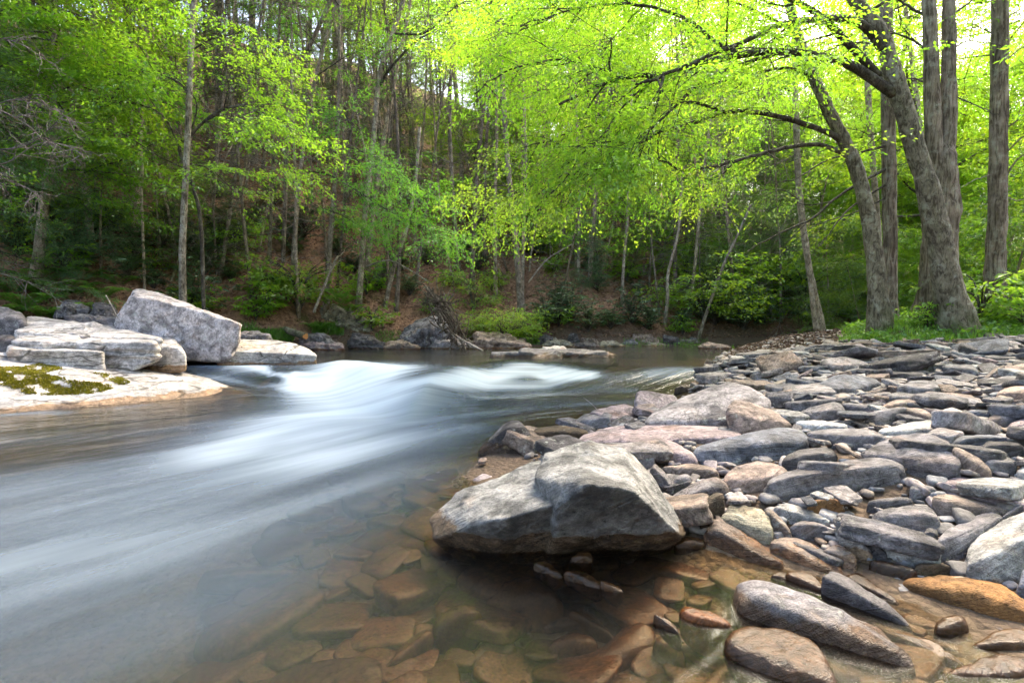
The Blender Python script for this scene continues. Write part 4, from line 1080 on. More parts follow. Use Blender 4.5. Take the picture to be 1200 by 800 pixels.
LOOSE, cand = [], []
tries = 0
while len(LOOSE) < 215 and tries < 90000:
    tries += 1
    Y = 1.7 + rs.random() ** 0.75 * 7.4
    X = rs.uniform(-0.3, 1.04) * Y
    e = (X - bar_edge(Y)) * 0.85
    if e < 0.04 or bank_in(X, Y) > -0.05: continue
    big = rs.random()
    L = (0.11 + 0.50 * big ** 2.2) * (0.45 + 0.15 * min(Y, 6.5))
    if Y > 4.5: L = max(L, 0.26)
    z = float(terrain(X, Y))
    px, py = proj((X, Y, z + L * 0.12))
    if px > 1225 or not is_free(px, py): continue
    if any((X - a) ** 2 + ((Y - b) * 0.85) ** 2 < (0.33 * (L + l)) ** 2 for a, b, l in cand): continue
    cand.append((X, Y, L))
    LOOSE.append((X, Y, z, L, px, py))
LOOSE.sort(key=lambda t: t[1])
AUTO = []
for (X, Y, z, L, px, py) in LOOSE:
    me, W, T, p = PROTO[rs.integers(len(PROTO))]
    cn = CNAMES[rs.integers(len(CNAMES))]
    o = link('river_stone', me, None, (X, Y, z + L * T * 0.26 + rs.uniform(-0.03, 0.03)))
    s = L
    o.scale = (s, s, s * rs.uniform(0.8, 1.25))
    o.rotation_euler = (rs.normal(0, 0.17) - 0.05, rs.normal(0, 0.17), rs.uniform(0, 6.28))
    c0 = np.array(PAL[cn]) * rs.uniform(0.85, 1.15)
    wetz = float(water0(np.array([X]), np.array([Y]))[0]) + 0.03
    o.color = tuple(c0) + (wetz,)
    shape = ('slab' if T < 0.23 else 'rounded stone' if p < 12 else 'flat stone' if T < 0.29 else 'angular stone')
    AUTO.append((o, WORDS[cn], shape, px, py, L))

SHORT = []
for (x, y, lab, wd) in LAND:
    SHORT.append((x, y, lab))
SHORT_NAME = {
 'large pale speckled slab sloping': 'pale speckled slab', 'round tan boulder': 'round tan boulder', 'long smooth blue grey stone': 'long curved blue grey stone', 'smooth oval tan disc': 'oval tan disc stone',
 'long rough grey block': 'long rough grey block', 'big purple boulder': 'purple lichened boulder', 'long pinkish slab with a dark': 'dark stained pinkish slab', 'grey rounded log': 'grey rounded log stone',
 'flat lavender grey block': 'tilted lavender block', 'large white pitted': 'white pitted slab', 'white topped angular': 'white topped angular stone', 'big orange brown': 'orange brown boulder',
 'biggest log shaped': 'biggest log shaped stone', 'olive white split': 'olive white split rock', 'pale humped boulder': 'pale humped boulder', 'big flat blue grey': 'big blue grey slab',
 'rounded dark grey boulder': 'rounded dark grey boulder', 'long dark brown two': 'two layered dark stone', 'flat slate grey': 'flat slate slab', 'long white slab': 'long white slab',
 'long blue grey ridge': 'blue grey ridge stone', 'dark angular rock at the back': 'dark angular back rock', 'small yellow stone': 'yellow stone', 'wide flat purple': 'wide purple grey slab',
 'long tan stone with': 'long tan stone', 'big angular grey rock': 'big angular rock', 'tan wedge shaped': 'tan wedge block', 'long flat purple pink': 'long purple pink stone', 'smooth lavender stone': 'smooth lavender stone',
 'pale lavender slab': 'pale lavender slab', 'dark block with white veins': 'white veined dark block', 'squared grey block left': 'squared grey block', 'flat cracked grey': 'cracked grey slab', 'tan oblong stone with': 'damp tan oblong stone'}
NEARBY = []
for (x, y, lab, wd) in LAND:
    for k, v in SHORT_NAME.items():
        if lab.startswith(k): NEARBY.append((x, y, v))

def relation(px, py, lx, ly):
    dx, dy = px - lx, (py - ly) * 2.2
    if abs(dx) > abs(dy): return 'left of' if dx < 0 else 'right of'
    return 'behind' if dy < 0 else 'in front of'

def auto_label(items, near):
    """items: (object, words before, words after, px, py, size); gives every one a label of its own"""
    used = {}
    first = []
    for (o, cw, shape, px, py, L) in items:
        d = sorted(near, key=lambda q: (q[0] - px) ** 2 + ((q[1] - py) * 2.2) ** 2)
        sz = 'small' if L < 0.2 else 'large' if L > 0.36 else 'medium'
        first.append((o, f"{sz} {cw} {shape} {relation(px, py, d[0][0], d[0][1])} the {d[0][2]}", d, px, py))
        used[first[-1][1]] = used.get(first[-1][1], 0) + 1
    second = []
    cnt = {}
    for (o, lab, d, px, py) in first:
        if used[lab] > 1:
            lab = f"{lab} and {relation(px, py, d[1][0], d[1][1])} the {d[1][2]}"
        second.append((o, lab, px, py))
        cnt.setdefault(lab, []).append((px, py, o))
    for lab, v in cnt.items():
        short = lab if len(lab.split()) <= (16 if len(v) == 1 else 13) else lab.replace(' the ', ' ').replace(' in front of ', ' below ').replace('medium ', '').replace(' and ', ', ').replace(' coloured', '').replace('dark angular back rock', 'angular back rock').replace('largest round submerged', 'largest sunken').replace('biggest log shaped stone', 'biggest log stone')
        if len(short.split()) > (16 if len(v) == 1 else 13): print('LONG', short)
        if len(v) == 1:
            tag(v[0][2], short); continue
        v.sort(key=lambda q: q[0])
        base = short
        for i, (px, py, o) in enumerate(v):
            pos = {2: ['left one', 'right one'], 3: ['leftmost', 'middle one', 'rightmost']}.get(len(v), None)
            pos = pos[i] if pos else ['leftmost', 'second from left', 'third from left', 'fourth from left', 'fifth from left', 'sixth from left', 'seventh from left', 'eighth from left', 'ninth from left', 'tenth from left', 'eleventh from left', 'twelfth from left', 'thirteenth from left', 'fourteenth from left'][min(i, 13)]
            tag(o, base + ', ' + pos)

auto_label(AUTO, NEARBY)
for it in AUTO:
    tag(it[0], None, 'stone', GB)

# smaller broken stones beyond the three hundred counted ones, and pebbles: past counting
FR = []
for k in range(14):
    V, F = solid(loose_pts(rs, 1.0, rs.uniform(.45, .85), rs.uniform(.2, .4)), 3 if k % 2 else 2, [10, 18, 28][k % 3], .03, 300 + k)
    FR.append((V, F))
fb_ = MB()
cand2 = []
tries = 0
while len(cand2) < 1900 and tries < 60000:
    tries += 1
    Y = 1.5 + rs.random() ** 0.85 * 8.6
    X = bar_edge(Y) + rs.random() ** 0.9 * (1.06 * Y + .2 - bar_edge(Y))
    if bank_in(X, Y) > 0: continue
    L = (0.05 + 0.10 * rs.random() ** 1.3) * (0.5 + 0.16 * Y)
    z = float(terrain(X, Y)) - .035
    px, py = proj((X, Y, z + .02))
    if Y < 5 and not is_free(px, py): continue
    if any((X - a) ** 2 + (Y - b) ** 2 < (.28 * (L + l)) ** 2 for a, b, l in cand2[-700:]): continue
    cand2.append((X, Y, L))
    V, F = FR[rs.integers(14)]
    Rm = Matrix.Rotation(rs.uniform(0, 6.28), 3, 'Z') @ Matrix.Rotation(rs.normal(0, .22), 3, 'X') @ Matrix.Rotation(rs.normal(0, .22), 3, 'Y')
    fb_.add((V * (L, L, L * rs.uniform(.8, 1.3))) @ np.array(Rm).T + (X, Y, z + L * .1), F, np.full(len(V), rs.random()))
# pebbles
mb = MB()
ig = ico(2)
n = 9500
Yp = 1.5 + rs.random(n) ** 0.8 * 12
Xp = bar_edge(Yp) + rs.random(n) ** 1.0 * np.clip(1.06 * Yp + 0.3 - bar_edge(Yp), 0.2, 20)
ok = bank_in(Xp, Yp) < 0.1
Xp, Yp = Xp[ok], Yp[ok]
Zp = terrain(Xp, Yp) - 0.045
for x, y, z in zip(Xp, Yp, Zp):
    s = (0.010 + 0.042 * rs.random() ** 2.0) * (0.5 + 0.13 * y)
    R = Matrix.Rotation(rs.uniform(0, 6.28), 3, 'Z') @ Matrix.Rotation(rs.normal(0, .25), 3, 'X')
    sc = np.array((s, s * rs.uniform(.55, .9), s * rs.uniform(.3, .6)))
    V = (np.sign(ig[0]) * np.abs(ig[0]) ** rs.uniform(.6, 1.0)) * sc * (1 + 0.25 * rs.normal(0, .35, (len(ig[0]), 1)))
    mb.add(V @ np.array(R).T + (x, y, z + s * .2), ig[1], np.full(len(V), rs.random()))
def make_pebble():
    m, nt, out = mat('mixed_pebbles')
    g = G(nt)
    r = g.n('ValToRGB')
    e = r.color_ramp.elements
    cs = [tuple(.7 * q_ for q_ in t_) for t_ in [(.11, .10, .10), (.28, .25, .24), (.18, .12, .08), (.34, .27, .22), (.22, .22, .24), (.40, .37, .345), (.32, .255, .255), (.24, .21, .19)]]
    e[0].color = cs[0] + (1,); e[1].color = cs[-1] + (1,)
    for i, c in enumerate(cs[1:-1]):
        q = e.new((i + 1) / 7); q.color = c + (1,)
    g.l(g.attr('v'), r.inputs[0])
    b = g.n('BsdfPrincipled')
    pos = g.n('NewGeometry').outputs['Position']
    sp = g.noise(pos, 40, 8, .72)
    pk = g.math('MULTIPLY', g.ramp(sp, .3, .7, .55, 1.4), g.ramp(g.noise(pos, 9, 5, .6, .5), .33, .67, .7, 1.25))
    g.l(g.mix(1.0, r.outputs[0], pk, 'MULTIPLY'), b.inputs['Base Color'])
    g.l(g.bump(sp, .5, .012), b.inputs['Normal'])
    b.inputs['Roughness'].default_value = 0.75
    g.l(b.outputs[0], out.inputs[0])
    return m
M['pebble'] = make_pebble()
fr = link('broken_stones', fb_.mesh('broken_stones', M['pebble']))
tag(fr, 'small broken stones filling the gaps between the larger bar stones', 'gravel', None, 'stuff')
peb = link('gravel', mb.mesh('gravel', M['pebble']))
tag(peb, 'mixed brown and grey gravel packed between the bar stones', 'gravel', None, 'stuff')

# submerged loose stones
UPROTO = []
for k in range(8):
    W, T = rs.uniform(.6, .95), rs.uniform(.22, .38)
    V, F = solid(loose_pts(rs, 1.0, W, T), 4, 6, .02, 400 + k)
    UPROTO.append((mesh_np('rounded_stone', V, [F], M['bed_stone']), W, T, 6))
UWI = []
cand = []
tries = 0
while len(UWI) < 135 and tries < 40000:
    tries += 1
    Y = rs.uniform(1.35, 4.6)
    X = rs.uniform(-1.0, 1.0) * 1.0 * Y
    if X < -1.5 or X > bar_edge(Y) + 0.02: continue
    z = float(terrain(X, Y))
    px, py = proj((X, Y, z))
    if py < 560 or px < 250 or py > 840: continue
    if any(in_poly(px, py, q) for q in [np.array(u[1], float) for u in UW]): continue
    L = rs.uniform(0.14, 0.52) * (0.6 if X > .5 else 1)
    z = min(z, -0.035 - L * .14)
    if any((X - a) ** 2 + (Y - b) ** 2 < (0.33 * (L + l)) ** 2 for a, b, l in cand): continue
    cand.append((X, Y, L))
    UWI.append((X, Y, z, L, px, py))
items = []
for (X, Y, z, L, px, py) in UWI:
    me, W, T, p = UPROTO[rs.integers(len(UPROTO))]
    key = me.name + '_bed'
    if key not in M:
        m2 = me.copy(); m2.materials.clear(); m2.materials.append(M['bed_stone']); M[key] = m2
    o = link('submerged_stone', M[key], None, (X, Y, z + 0.02))
    o.scale = (L, L, L * 0.8)
    o.rotation_euler = (rs.normal(0, .12), rs.normal(0, .12), rs.uniform(0, 6.28))
    c0 = np.array(PAL['bed']) * rs.uniform(0.65, 1.25)
    o.color = tuple(c0) + (-1,)
    tag(o, None, 'stone', 'dim stones on the stream bed')
    items.append((o, 'dim', 'submerged stone', px, py, L))

UNEAR = [(612, 706, 'largest round submerged stone'), (660, 600, 'big angular rock'), (828, 722, 'amber stone'), (960, 730, 'biggest log shaped stone'), (915, 775, 'brown rock'), (800, 668, 'pale brown sunken slab'), (540, 740, 'sunken wedge stone'), (475, 760, 'narrow sunken stone'),
         (580, 768, 'broad sunken stone'), (725, 760, 'slanting sunken slab'), (455, 630, 'dim sunken stone'), (540, 572, 'rusty stone'), (1132, 710, 'orange brown boulder'), (1160, 780, 'corner stone'), (690, 675, 'wet splinter stones'), (370, 760, 'dark deep water')]
auto_label(items, UNEAR)
# moss on the big slab: a part of it
def surf_on(o, pxs, pys):
    bm = bmesh.new(); bm.from_mesh(o.data)
    bvh = BVHTree.FromBMesh(bm); bm.free()
    res = []
    org = Vector((0, 0, CAM_H)) - o.location
    for x, y in zip(pxs, pys):
        d = Vector(P(x, y, 1.0)) - Vector((0, 0, CAM_H))
        loc, nor, _, _ = bvh.ray_cast(org, d.normalized())
        if loc: res.append((*loc, *nor))
    return np.array(res)
pols = [[(-40,434),(0,430),(26,430),(52,424),(62,428),(74,432),(52,438),(70,442),(100,447),(126,449),(132,455),(110,461),(60,463),(30,461),(10,452),(-40,452)],
        [(104,436),(125,438),(147,444),(152,449),(140,451),(120,442)]]
mx, my = [], []
while len(mx) < 5200:
    x, y = rs.uniform(-40, 155), rs.uniform(422, 466)
    if any(in_poly(x, y, q) for q in pols):
        k = vn(np.array([[x * .09, y * .25, 1.0]]))[0]
        if k > -0.35 + rs.normal(0, .12):
            mx.append(x); my.append(y)
q = surf_on(slab, mx, my)
mb = MB()
if len(q):
    nrm = q[:, 3:]
    for rep in range(3):
        base = q[:, :3] + rs.normal(0, .012, (len(q), 3)) * (1, 1, .2)
        leaves(mb, base - nrm * .004, rs.normal(0, 1, (len(q), 3)) + nrm * 1.1, rs.normal(0, 1, (len(q), 3)) + nrm, rs.uniform(.014, .034, len(q)), rs.uniform(.010, .022, len(q)), np.clip(rs.random(len(q)) * .5 + .5 * (vn(base * 6) * .5 + .5), 0, 1))
    ms = link('moss', mb.mesh('moss', M['moss'], False), slab)
    ms.color = (1, 1, 1, 1)
    tag(ms, 'yellow green moss patches')
# a fallen yellow leaf and the bent twig
tw = MB()
tube(tw, smooth_path([P(717,500,5.0), P(712,495,5.0), P(700,480,5.05), P(692,472,5.05), P(684,466,5.1)], 14), np.linspace(.006, .003, 14), 5)
tube(tw, smooth_path([P(717,500,5.0), P(706,487,4.95), P(696,489,4.9), P(688,500,4.85)], 12), np.linspace(.005, .002, 12), 5)
o = link('bent_twig', tw.mesh('bent_twig', M['twig']))
tag(o, 'thin bent dry twig standing on the grey angular rock by the rapid', 'twig')
tw = MB()
tube(tw, smooth_path([P(676,520,4.5), P(672,514,4.5), P(664,510,4.5), P(655,512,4.5)], 12), np.linspace(.007, .003, 12), 5)
o = link('curled_twig', tw.mesh('curled_twig', M['twig']))
tag(o, 'short curled dry twig lying by the long purple pink stone', 'twig')

# ---------------------------------------------------------------- trees
rt = np.random.default_rng(5)
UP = np.array((0, 0, 1.0))

def unit(v):
    v = np.asarray(v, float)
    return v / (np.linalg.norm(v, axis=-1, keepdims=True) + 1e-9)

def limb_path(start, d, L, n=7, bend=0.25, sag=0.0, rng=rt):
    pts = [np.array(start, float)]
    d = unit(d)
    for i in range(n - 1):
        d = unit(d + rng.normal(0, bend / n * 2, 3) + np.array((0, 0, -sag / n)))
        pts.append(pts[-1] + d * L / (n - 1))
    return np.array(pts)

def leaf_limb(wood, lf, path, r0, rng, dens=1.0, leafL=0.07, spl=0.75, m=34, droop=0.3, tone=None, k=5, asp=0.5, start=0.2, flat=0.22, side=1.0):
    """side twigs with leafy sprays along a limb"""
    n = len(path)
    seg = np.linalg.norm(np.diff(path, axis=0), axis=1).sum()
    cnt = max(2, int(seg * 3.2 * dens))
    ts = np.sort(rng.uniform(start, 1.0, cnt))
    B, D, Sz = [], [], []
    for t in ts:
        x = t * (n - 1)
        i = min(int(x), n - 2)
        p = path[i] + (path[i + 1] - path[i]) * (x - i)
        d = unit(path[i + 1] - path[i])
        lat = unit(np.cross(d, UP) + 1e-6)
        s = rng.choice([-1, 1])
        dd = unit(d * rng.uniform(.2, .9) + lat * s * rng.uniform(.4, 1.0) + UP * rng.normal(0.02, .16))
        L = spl * rng.uniform(.6, 1.5) * side
        q = limb_path(p, dd, L, 5, .4, .2, rng)
        tube(wood, q, np.linspace(max(r0 * .22, .005), .003, 5), 3, cap=False)
        for f in (2, 4):
            B.append(q[f]); D.append(unit(q[f] - q[f - 1]) + rng.normal(0, .35, 3) * (1, 1, .2)); Sz.append(spl * rng.uniform(.7, 1.25))
        B.append(q[1]); D.append(unit(dd + lat * rng.normal(0, .6))); Sz.append(spl * rng.uniform(.5, 1.0))
    B.append(path[-1]); D.append(unit(path[-1] - path[-2])); Sz.append(spl)
    sprays(lf, np.array(B), np.array(D), np.array(Sz), m, leafL, rng, droop, flat, .42, asp, tone=None if tone is None else np.clip(rng.normal(tone, .2, len(B)), 0, 1))

def empty(name, loc):
    o = bpy.data.objects.new(name, None)
    COL.objects.link(o)
    o.location = loc
    return o

# ---- kinds of trees that get copied
def build_leafy(seed, H, r0, lean=0.06, first=0.22, nl=20, spread=0.30, leafL=0.10, m=36, spl=.85, dens=1.25, mt='leaf', bark='slim'):
    rng = np.random.default_rng(seed)
    tw, lw, lf = MB(), MB(), MB()
    tp = limb_path((0, 0, -.2), (rng.normal(0, lean), rng.normal(0, lean), 1), H, 12, .25, 0, rng)
    tr = r0 * (1 - np.linspace(0, 1, 12) ** 1.1 * .9)
    tr[0] *= 1.35
    tube(tw, smooth_path(tp, 30), np.interp(np.linspace(0, 11, 30), range(12), tr), 9, .10, seed)
    for i in range(nl):
        f = first + (1 - first) * (i + rng.random()) / nl
        x = f * 11
        k = min(int(x), 10)
        p = tp[k] + (tp[k + 1] - tp[k]) * (x - k)
        az = rng.uniform(0, 6.28)
        el = rng.uniform(-.05, .5) + .5 * max(0, f - .7)
        L = H * spread * (1.05 - .75 * max(0, f - .35)) * rng.uniform(.6, 1.15)
        q = limb_path(p, (math.cos(az), math.sin(az), el), L, 7, .35, .35, rng)
        rl = r0 * .34 * (1.1 - f * .7)
        tube(lw, q, np.linspace(rl, .006, 7), 5, cap=False)
        leaf_limb(lw, lf, q, rl, rng, dens, leafL, spl, m)
    o = empty('forest_tree', (0, 0, 0))
    link('trunk', tw.mesh('trunk', M[bark]), o)
    link('limbs', lw.mesh('limbs', M['dark_twig']), o)
    link('crown', lf.mesh('crown', M[mt], False), o)
    return o

def build_hemlock(seed, H, r0, nl=46, spread=.30, first=.10, dead=8):
    rng = np.random.default_rng(seed)
    tw, lw, lf, dw = MB(), MB(), MB(), MB()
    tp = limb_path((0, 0, -.2), (rng.normal(0, .03), rng.normal(0, .03), 1), H, 10, .1, 0, rng)
    tube(tw, smooth_path(tp, 24), r0 * (1.02 - np.linspace(0, 1, 24) * .95), 8, .08, seed)
    for i in range(nl + dead):
        f = first + (1 - first) * ((i + rng.random()) / nl) if i < nl else rng.uniform(.06, .4)
        f = min(f, .985)
        x = f * 9
        k = min(int(x), 8)
        p = tp[k] + (tp[k + 1] - tp[k]) * (x - k)
        az = rng.uniform(0, 6.28)
        L = (H * spread * (1.02 - f) + .25) * rng.uniform(.7, 1.15)
        q = limb_path(p, (math.cos(az), math.sin(az), rng.uniform(-.1, .22)), L, 7, .25, .55, rng)
        if i < nl:
            tube(lw, q, np.linspace(r0 * .16, .004, 7), 4, cap=False)
            leaf_limb(lw, lf, q, r0 * .2, rng, 1.25, .05, .55, 60, .55, None, 4, .30, .1, .45)
        else:
            tube(dw, q, np.linspace(r0 * .14, .004, 7), 4, cap=False)
            for j in range(12):
                s = q[rng.integers(2, 7)]
                tube(dw, limb_path(s, unit(q[-1] - q[0]) + rng.normal(0, .6, 3), L * .35, 4, .4, .3, rng), [.006, .005, .004, .003], 3, cap=False)
    o = empty('hemlock_tree', (0, 0, 0))
    link('trunk', tw.mesh('trunk', M['bark']), o)
    link('limbs', lw.mesh('limbs', M['dark_twig']), o)
    link('crown', lf.mesh('crown', M['needle'], False), o)
    if dead: link('dead_branches', dw.mesh('dead_branches', M['twig']), o)['kind'] = 'stuff'
    return o

def build_bare(seed, H, r0, lean=.05, nd=60, top=.62, nl=9, fork=False):
    rng = np.random.default_rng(seed)
    tw, lw, lf, dw = MB(), MB(), MB(), MB()
    tp = limb_path((0, 0, -.2), (rng.normal(0, lean), rng.normal(0, lean), 1), H, 12, .16, 0, rng)
    rr = r0 * (1.03 - np.linspace(0, 1, 34) * .9); rr[:2] *= 1.25
    tube(tw, smooth_path(tp, 34), rr, 8, .10, seed)
    if fork:
        q = limb_path(tp[3], (rng.normal(0, .22), rng.normal(0, .22), 1), H * .7, 9, .2, 0, rng)
        tube(tw, q, np.linspace(r0 * .6, .02, 9), 7, .08, seed + 3)
    for i in range(nd):
        f = rng.uniform(.08, .85)
        x = f * 11
        k = int(x)
        p = tp[k] + (tp[k + 1] - tp[k]) * (x - k)
        az = rng.uniform(0, 6.28)
        L = rng.uniform(.4, 1.7)
        q = limb_path(p, (math.cos(az), math.sin(az), rng.uniform(-.35, .45)), L, 5, .5, .25, rng)
        tube(dw, q, np.linspace(.014, .004, 5) * rng.uniform(.6, 1.2), 3, cap=False)
        for j in range(3):
            s = q[rng.integers(1, 5)]
            tube(dw, limb_path(s, unit(q[-1] - q[0]) + rng.normal(0, .7, 3), L * .5, 4, .5, .2, rng), [.006, .005, .004, .003], 3, cap=False)
    nl = nl // 2
    for i in range(nl):
        f = top + (1 - top) * (i + rng.random()) / nl
        x = min(f * 11, 10.9)
        k = int(x)
        p = tp[k] + (tp[k + 1] - tp[k]) * (x - k)
        az = rng.uniform(0, 6.28)
        q = limb_path(p, (math.cos(az), math.sin(az), rng.uniform(0, .6)), H * .16 * rng.uniform(.6, 1.2), 6, .35, .2, rng)
        tube(lw, q, np.linspace(r0 * .25, .006, 6), 4, cap=False)
        leaf_limb(lw, lf, q, r0 * .2, rng, .7, .10, .8, 20)
    o = empty('slender_tree', (0, 0, 0))
    link('trunk', tw.mesh('trunk', M['slim']), o)
    link('dead_twigs', dw.mesh('dead_twigs', M['twig']), o)['kind'] = 'stuff'
    link('limbs', lw.mesh('limbs', M['dark_twig']), o)
    link('crown', lf.mesh('crown', M['leaf'], False), o)
    return o

def tint(o, c, wood=(1, 1, 1)):
    c = np.array(c) * (rt.uniform(.84, 1.14), rt.uniform(.94, 1.04), rt.uniform(.8, 1.4))
    for ch in o.children:
        ch.color = (tuple(c) if ch.name.startswith(('crown', 'foliage', 'fronds', 'leaves')) else tuple(wood)) + (1,)

LEAFY = [build_leafy(20 + i, *a) for i, a in enumerate([(9.5, .09, .08, .20, 20, .30), (12, .12, .05, .25, 22, .27), (7.0, .06, .12, .18, 16, .36), (14, .15, .05, .3, 24, .24), (5.0, .045, .15, .15, 13, .42)])]
HEM = [build_hemlock(40 + i, *a) for i, a in enumerate([(8.0, .10), (5.0, .06, 34, .34, .06), (12.0, .15, 54, .24, .12, 14)])]
BARE = [build_bare(60 + i, *a) for i, a in enumerate([(17, .075, .05, 80), (14, .05, .09, 90, .66, 8), (19, .11, .03, 60), (12, .04, .13, 80, .6, 8), (16, .065, .10, 80, .6, 9, True), (15, .055, .07, 110, .7, 7)])]
FIRST = {}
def put(proto, x, y, rz, s, tc=(1, 1, 1), wc=(1, 1, 1), tilt=(0, 0)):
    if proto.name not in FIRST:
        FIRST[proto.name] = 1
        o = proto
    else:
        o = copy_tree(proto)
    o.location = (x, y, float(terrain(x, y)))
    o.rotation_euler = (tilt[0], tilt[1], rz)
    o.scale = (s, s, s)
    tint(o, tc, wc)
    return o

TREES = []     # (object, phrase, px, py) to be labelled
def ground_at(px, Y):
    return (px - 600) / 600 * Y * (math.cos(PITCH)), Y

# slender trunks covering the slope across the stream
placed = []
def spot(x, y, dmin):
    if any((x - a) ** 2 + (y - b) ** 2 < dmin ** 2 for a, b in placed): return False
    placed.append((x, y)); return True

cnt = 0
for _ in range(9000):
    if cnt >= 235: break
    px = rt.uniform(-30, 930)
    dY = 1.6 + 26 * rt.random() ** 1.25
    X0 = (px - 600) / 600
    Y = 14.0
    for it in range(8): Y = float(far_bank(X0 * Y)) + dY
    X = X0 * Y
    if px < 330 and Y < 14.5: continue
    if not spot(X, Y, .55): continue
    pr = BARE[rt.integers(6)]
    tl = (rt.normal(0, .07), rt.normal(0, .09))
    br = rt.uniform(.5, 1.1)
    o = put(pr, X, Y, rt.uniform(0, 6.28), rt.uniform(.8, 1.15), np.array((1, 1, 1)) * rt.uniform(.8, 1.15), (br, br * rt.uniform(.93, 1), br * rt.uniform(.85, 1)), tl)
    ppx, ppy = proj((X, Y, float(terrain(X, Y)) + 3))
    tone = 'pale' if br > .98 else 'dark' if br < .72 else 'grey brown'
    hgt = 'low' if dY < 6 else 'halfway up' if dY < 14 else 'high up'
    TREES.append((o, f"{tone} slender trunk {hgt}", ppx, ppy))
    cnt += 1

# leafy understory on the slope
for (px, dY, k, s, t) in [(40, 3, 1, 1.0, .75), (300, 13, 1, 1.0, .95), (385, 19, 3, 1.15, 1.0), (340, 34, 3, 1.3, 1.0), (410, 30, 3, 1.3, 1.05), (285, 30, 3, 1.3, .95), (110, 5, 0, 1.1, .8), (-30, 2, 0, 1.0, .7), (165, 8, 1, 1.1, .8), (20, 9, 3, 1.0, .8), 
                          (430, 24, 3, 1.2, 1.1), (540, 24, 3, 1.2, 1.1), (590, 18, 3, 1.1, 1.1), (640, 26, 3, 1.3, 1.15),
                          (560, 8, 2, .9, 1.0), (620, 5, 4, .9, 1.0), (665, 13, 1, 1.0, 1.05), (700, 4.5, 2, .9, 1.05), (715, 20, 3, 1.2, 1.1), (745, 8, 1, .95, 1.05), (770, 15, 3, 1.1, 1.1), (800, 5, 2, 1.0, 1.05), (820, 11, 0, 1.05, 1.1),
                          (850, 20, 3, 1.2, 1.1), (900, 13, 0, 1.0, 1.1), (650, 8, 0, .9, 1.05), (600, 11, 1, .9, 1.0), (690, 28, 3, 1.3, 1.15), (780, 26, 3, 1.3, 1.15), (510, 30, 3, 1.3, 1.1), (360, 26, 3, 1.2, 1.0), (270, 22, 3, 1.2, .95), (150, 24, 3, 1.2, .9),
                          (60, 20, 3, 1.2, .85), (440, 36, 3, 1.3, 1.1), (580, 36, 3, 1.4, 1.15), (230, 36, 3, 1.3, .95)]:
    X0 = (px - 600) / 600
    Y = 14.0
    for it in range(8): Y = float(far_bank(X0 * Y)) + dY
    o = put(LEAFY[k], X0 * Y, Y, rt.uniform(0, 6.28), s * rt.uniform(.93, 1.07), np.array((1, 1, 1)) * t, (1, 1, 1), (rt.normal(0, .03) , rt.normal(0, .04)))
    ppx, ppy = proj((X0 * Y, Y, float(terrain(X0 * Y, Y)) + 3))
    TREES.append((o, ['young', 'leafy', 'bushy young', 'tall', 'small'][k] + ' green tree ' + ('low down' if dY < 6 else 'on the slope' if dY < 16 else 'high up'), ppx, ppy))

# dark hemlocks
for (px, dY, k, s, t) in [(-40, .6, 0, 1.0, 1.1), (75, 7, 0, 1.0, 1.1), (120, 3.5, 1, .7, 1.1), (-70, 5, 2, .9, 1.1), (190, 5, 1, .8, 1), (255, 4, 1, .7, 1), (300, 15, 0, 1.1, .9), (470, 11, 2, .9, 1.2), (520, 16, 2, .9, 1.2),
                          (560, 12, 2, .85, 1.2), (600, 22, 2, 1.1, 1.2), (720, 10, 2, .8, 1.2), (760, 4, 1, .9, 1.2), (840, 3.5, 1, 1.0, 1.3), (870, 4.5, 1, 1.1, 1.3), (905, 4, 1, 1.0, 1.3), (935, 5.5, 0, .9, 1.3), (850, 7, 0, .9, 1.2), (890, 9, 0, 1.0, 1.2), (820, 2.6, 1, .8, 1.3), (858, 2.2, 1, .75, 1.3), (888, 2.6, 1, .9, 1.2), (918, 2.4, 1, .8, 1.2), (955, 4, 1, .9, 1.2), (905, 6.5, 0, .8, 1.2), (410, 14, 2, .9, 1.1), (690, 3, 1, .6, 1.2)]:
    X0 = (px - 600) / 600
    Y = 14.0
    for it in range(8): Y = float(far_bank(X0 * Y)) + dY
    o = put(HEM[k], X0 * Y, Y, rt.uniform(0, 6.28), s, np.array((1, 1, 1)) * t)
    ppx, ppy = proj((X0 * Y, Y, float(terrain(X0 * Y, Y)) + 2))
    TREES.append((o, ['dark hemlock tree', 'small feathery hemlock', 'tall dark hemlock'][k] + (' near the far bank' if dY < 5 else ' up the slope'), ppx, ppy))

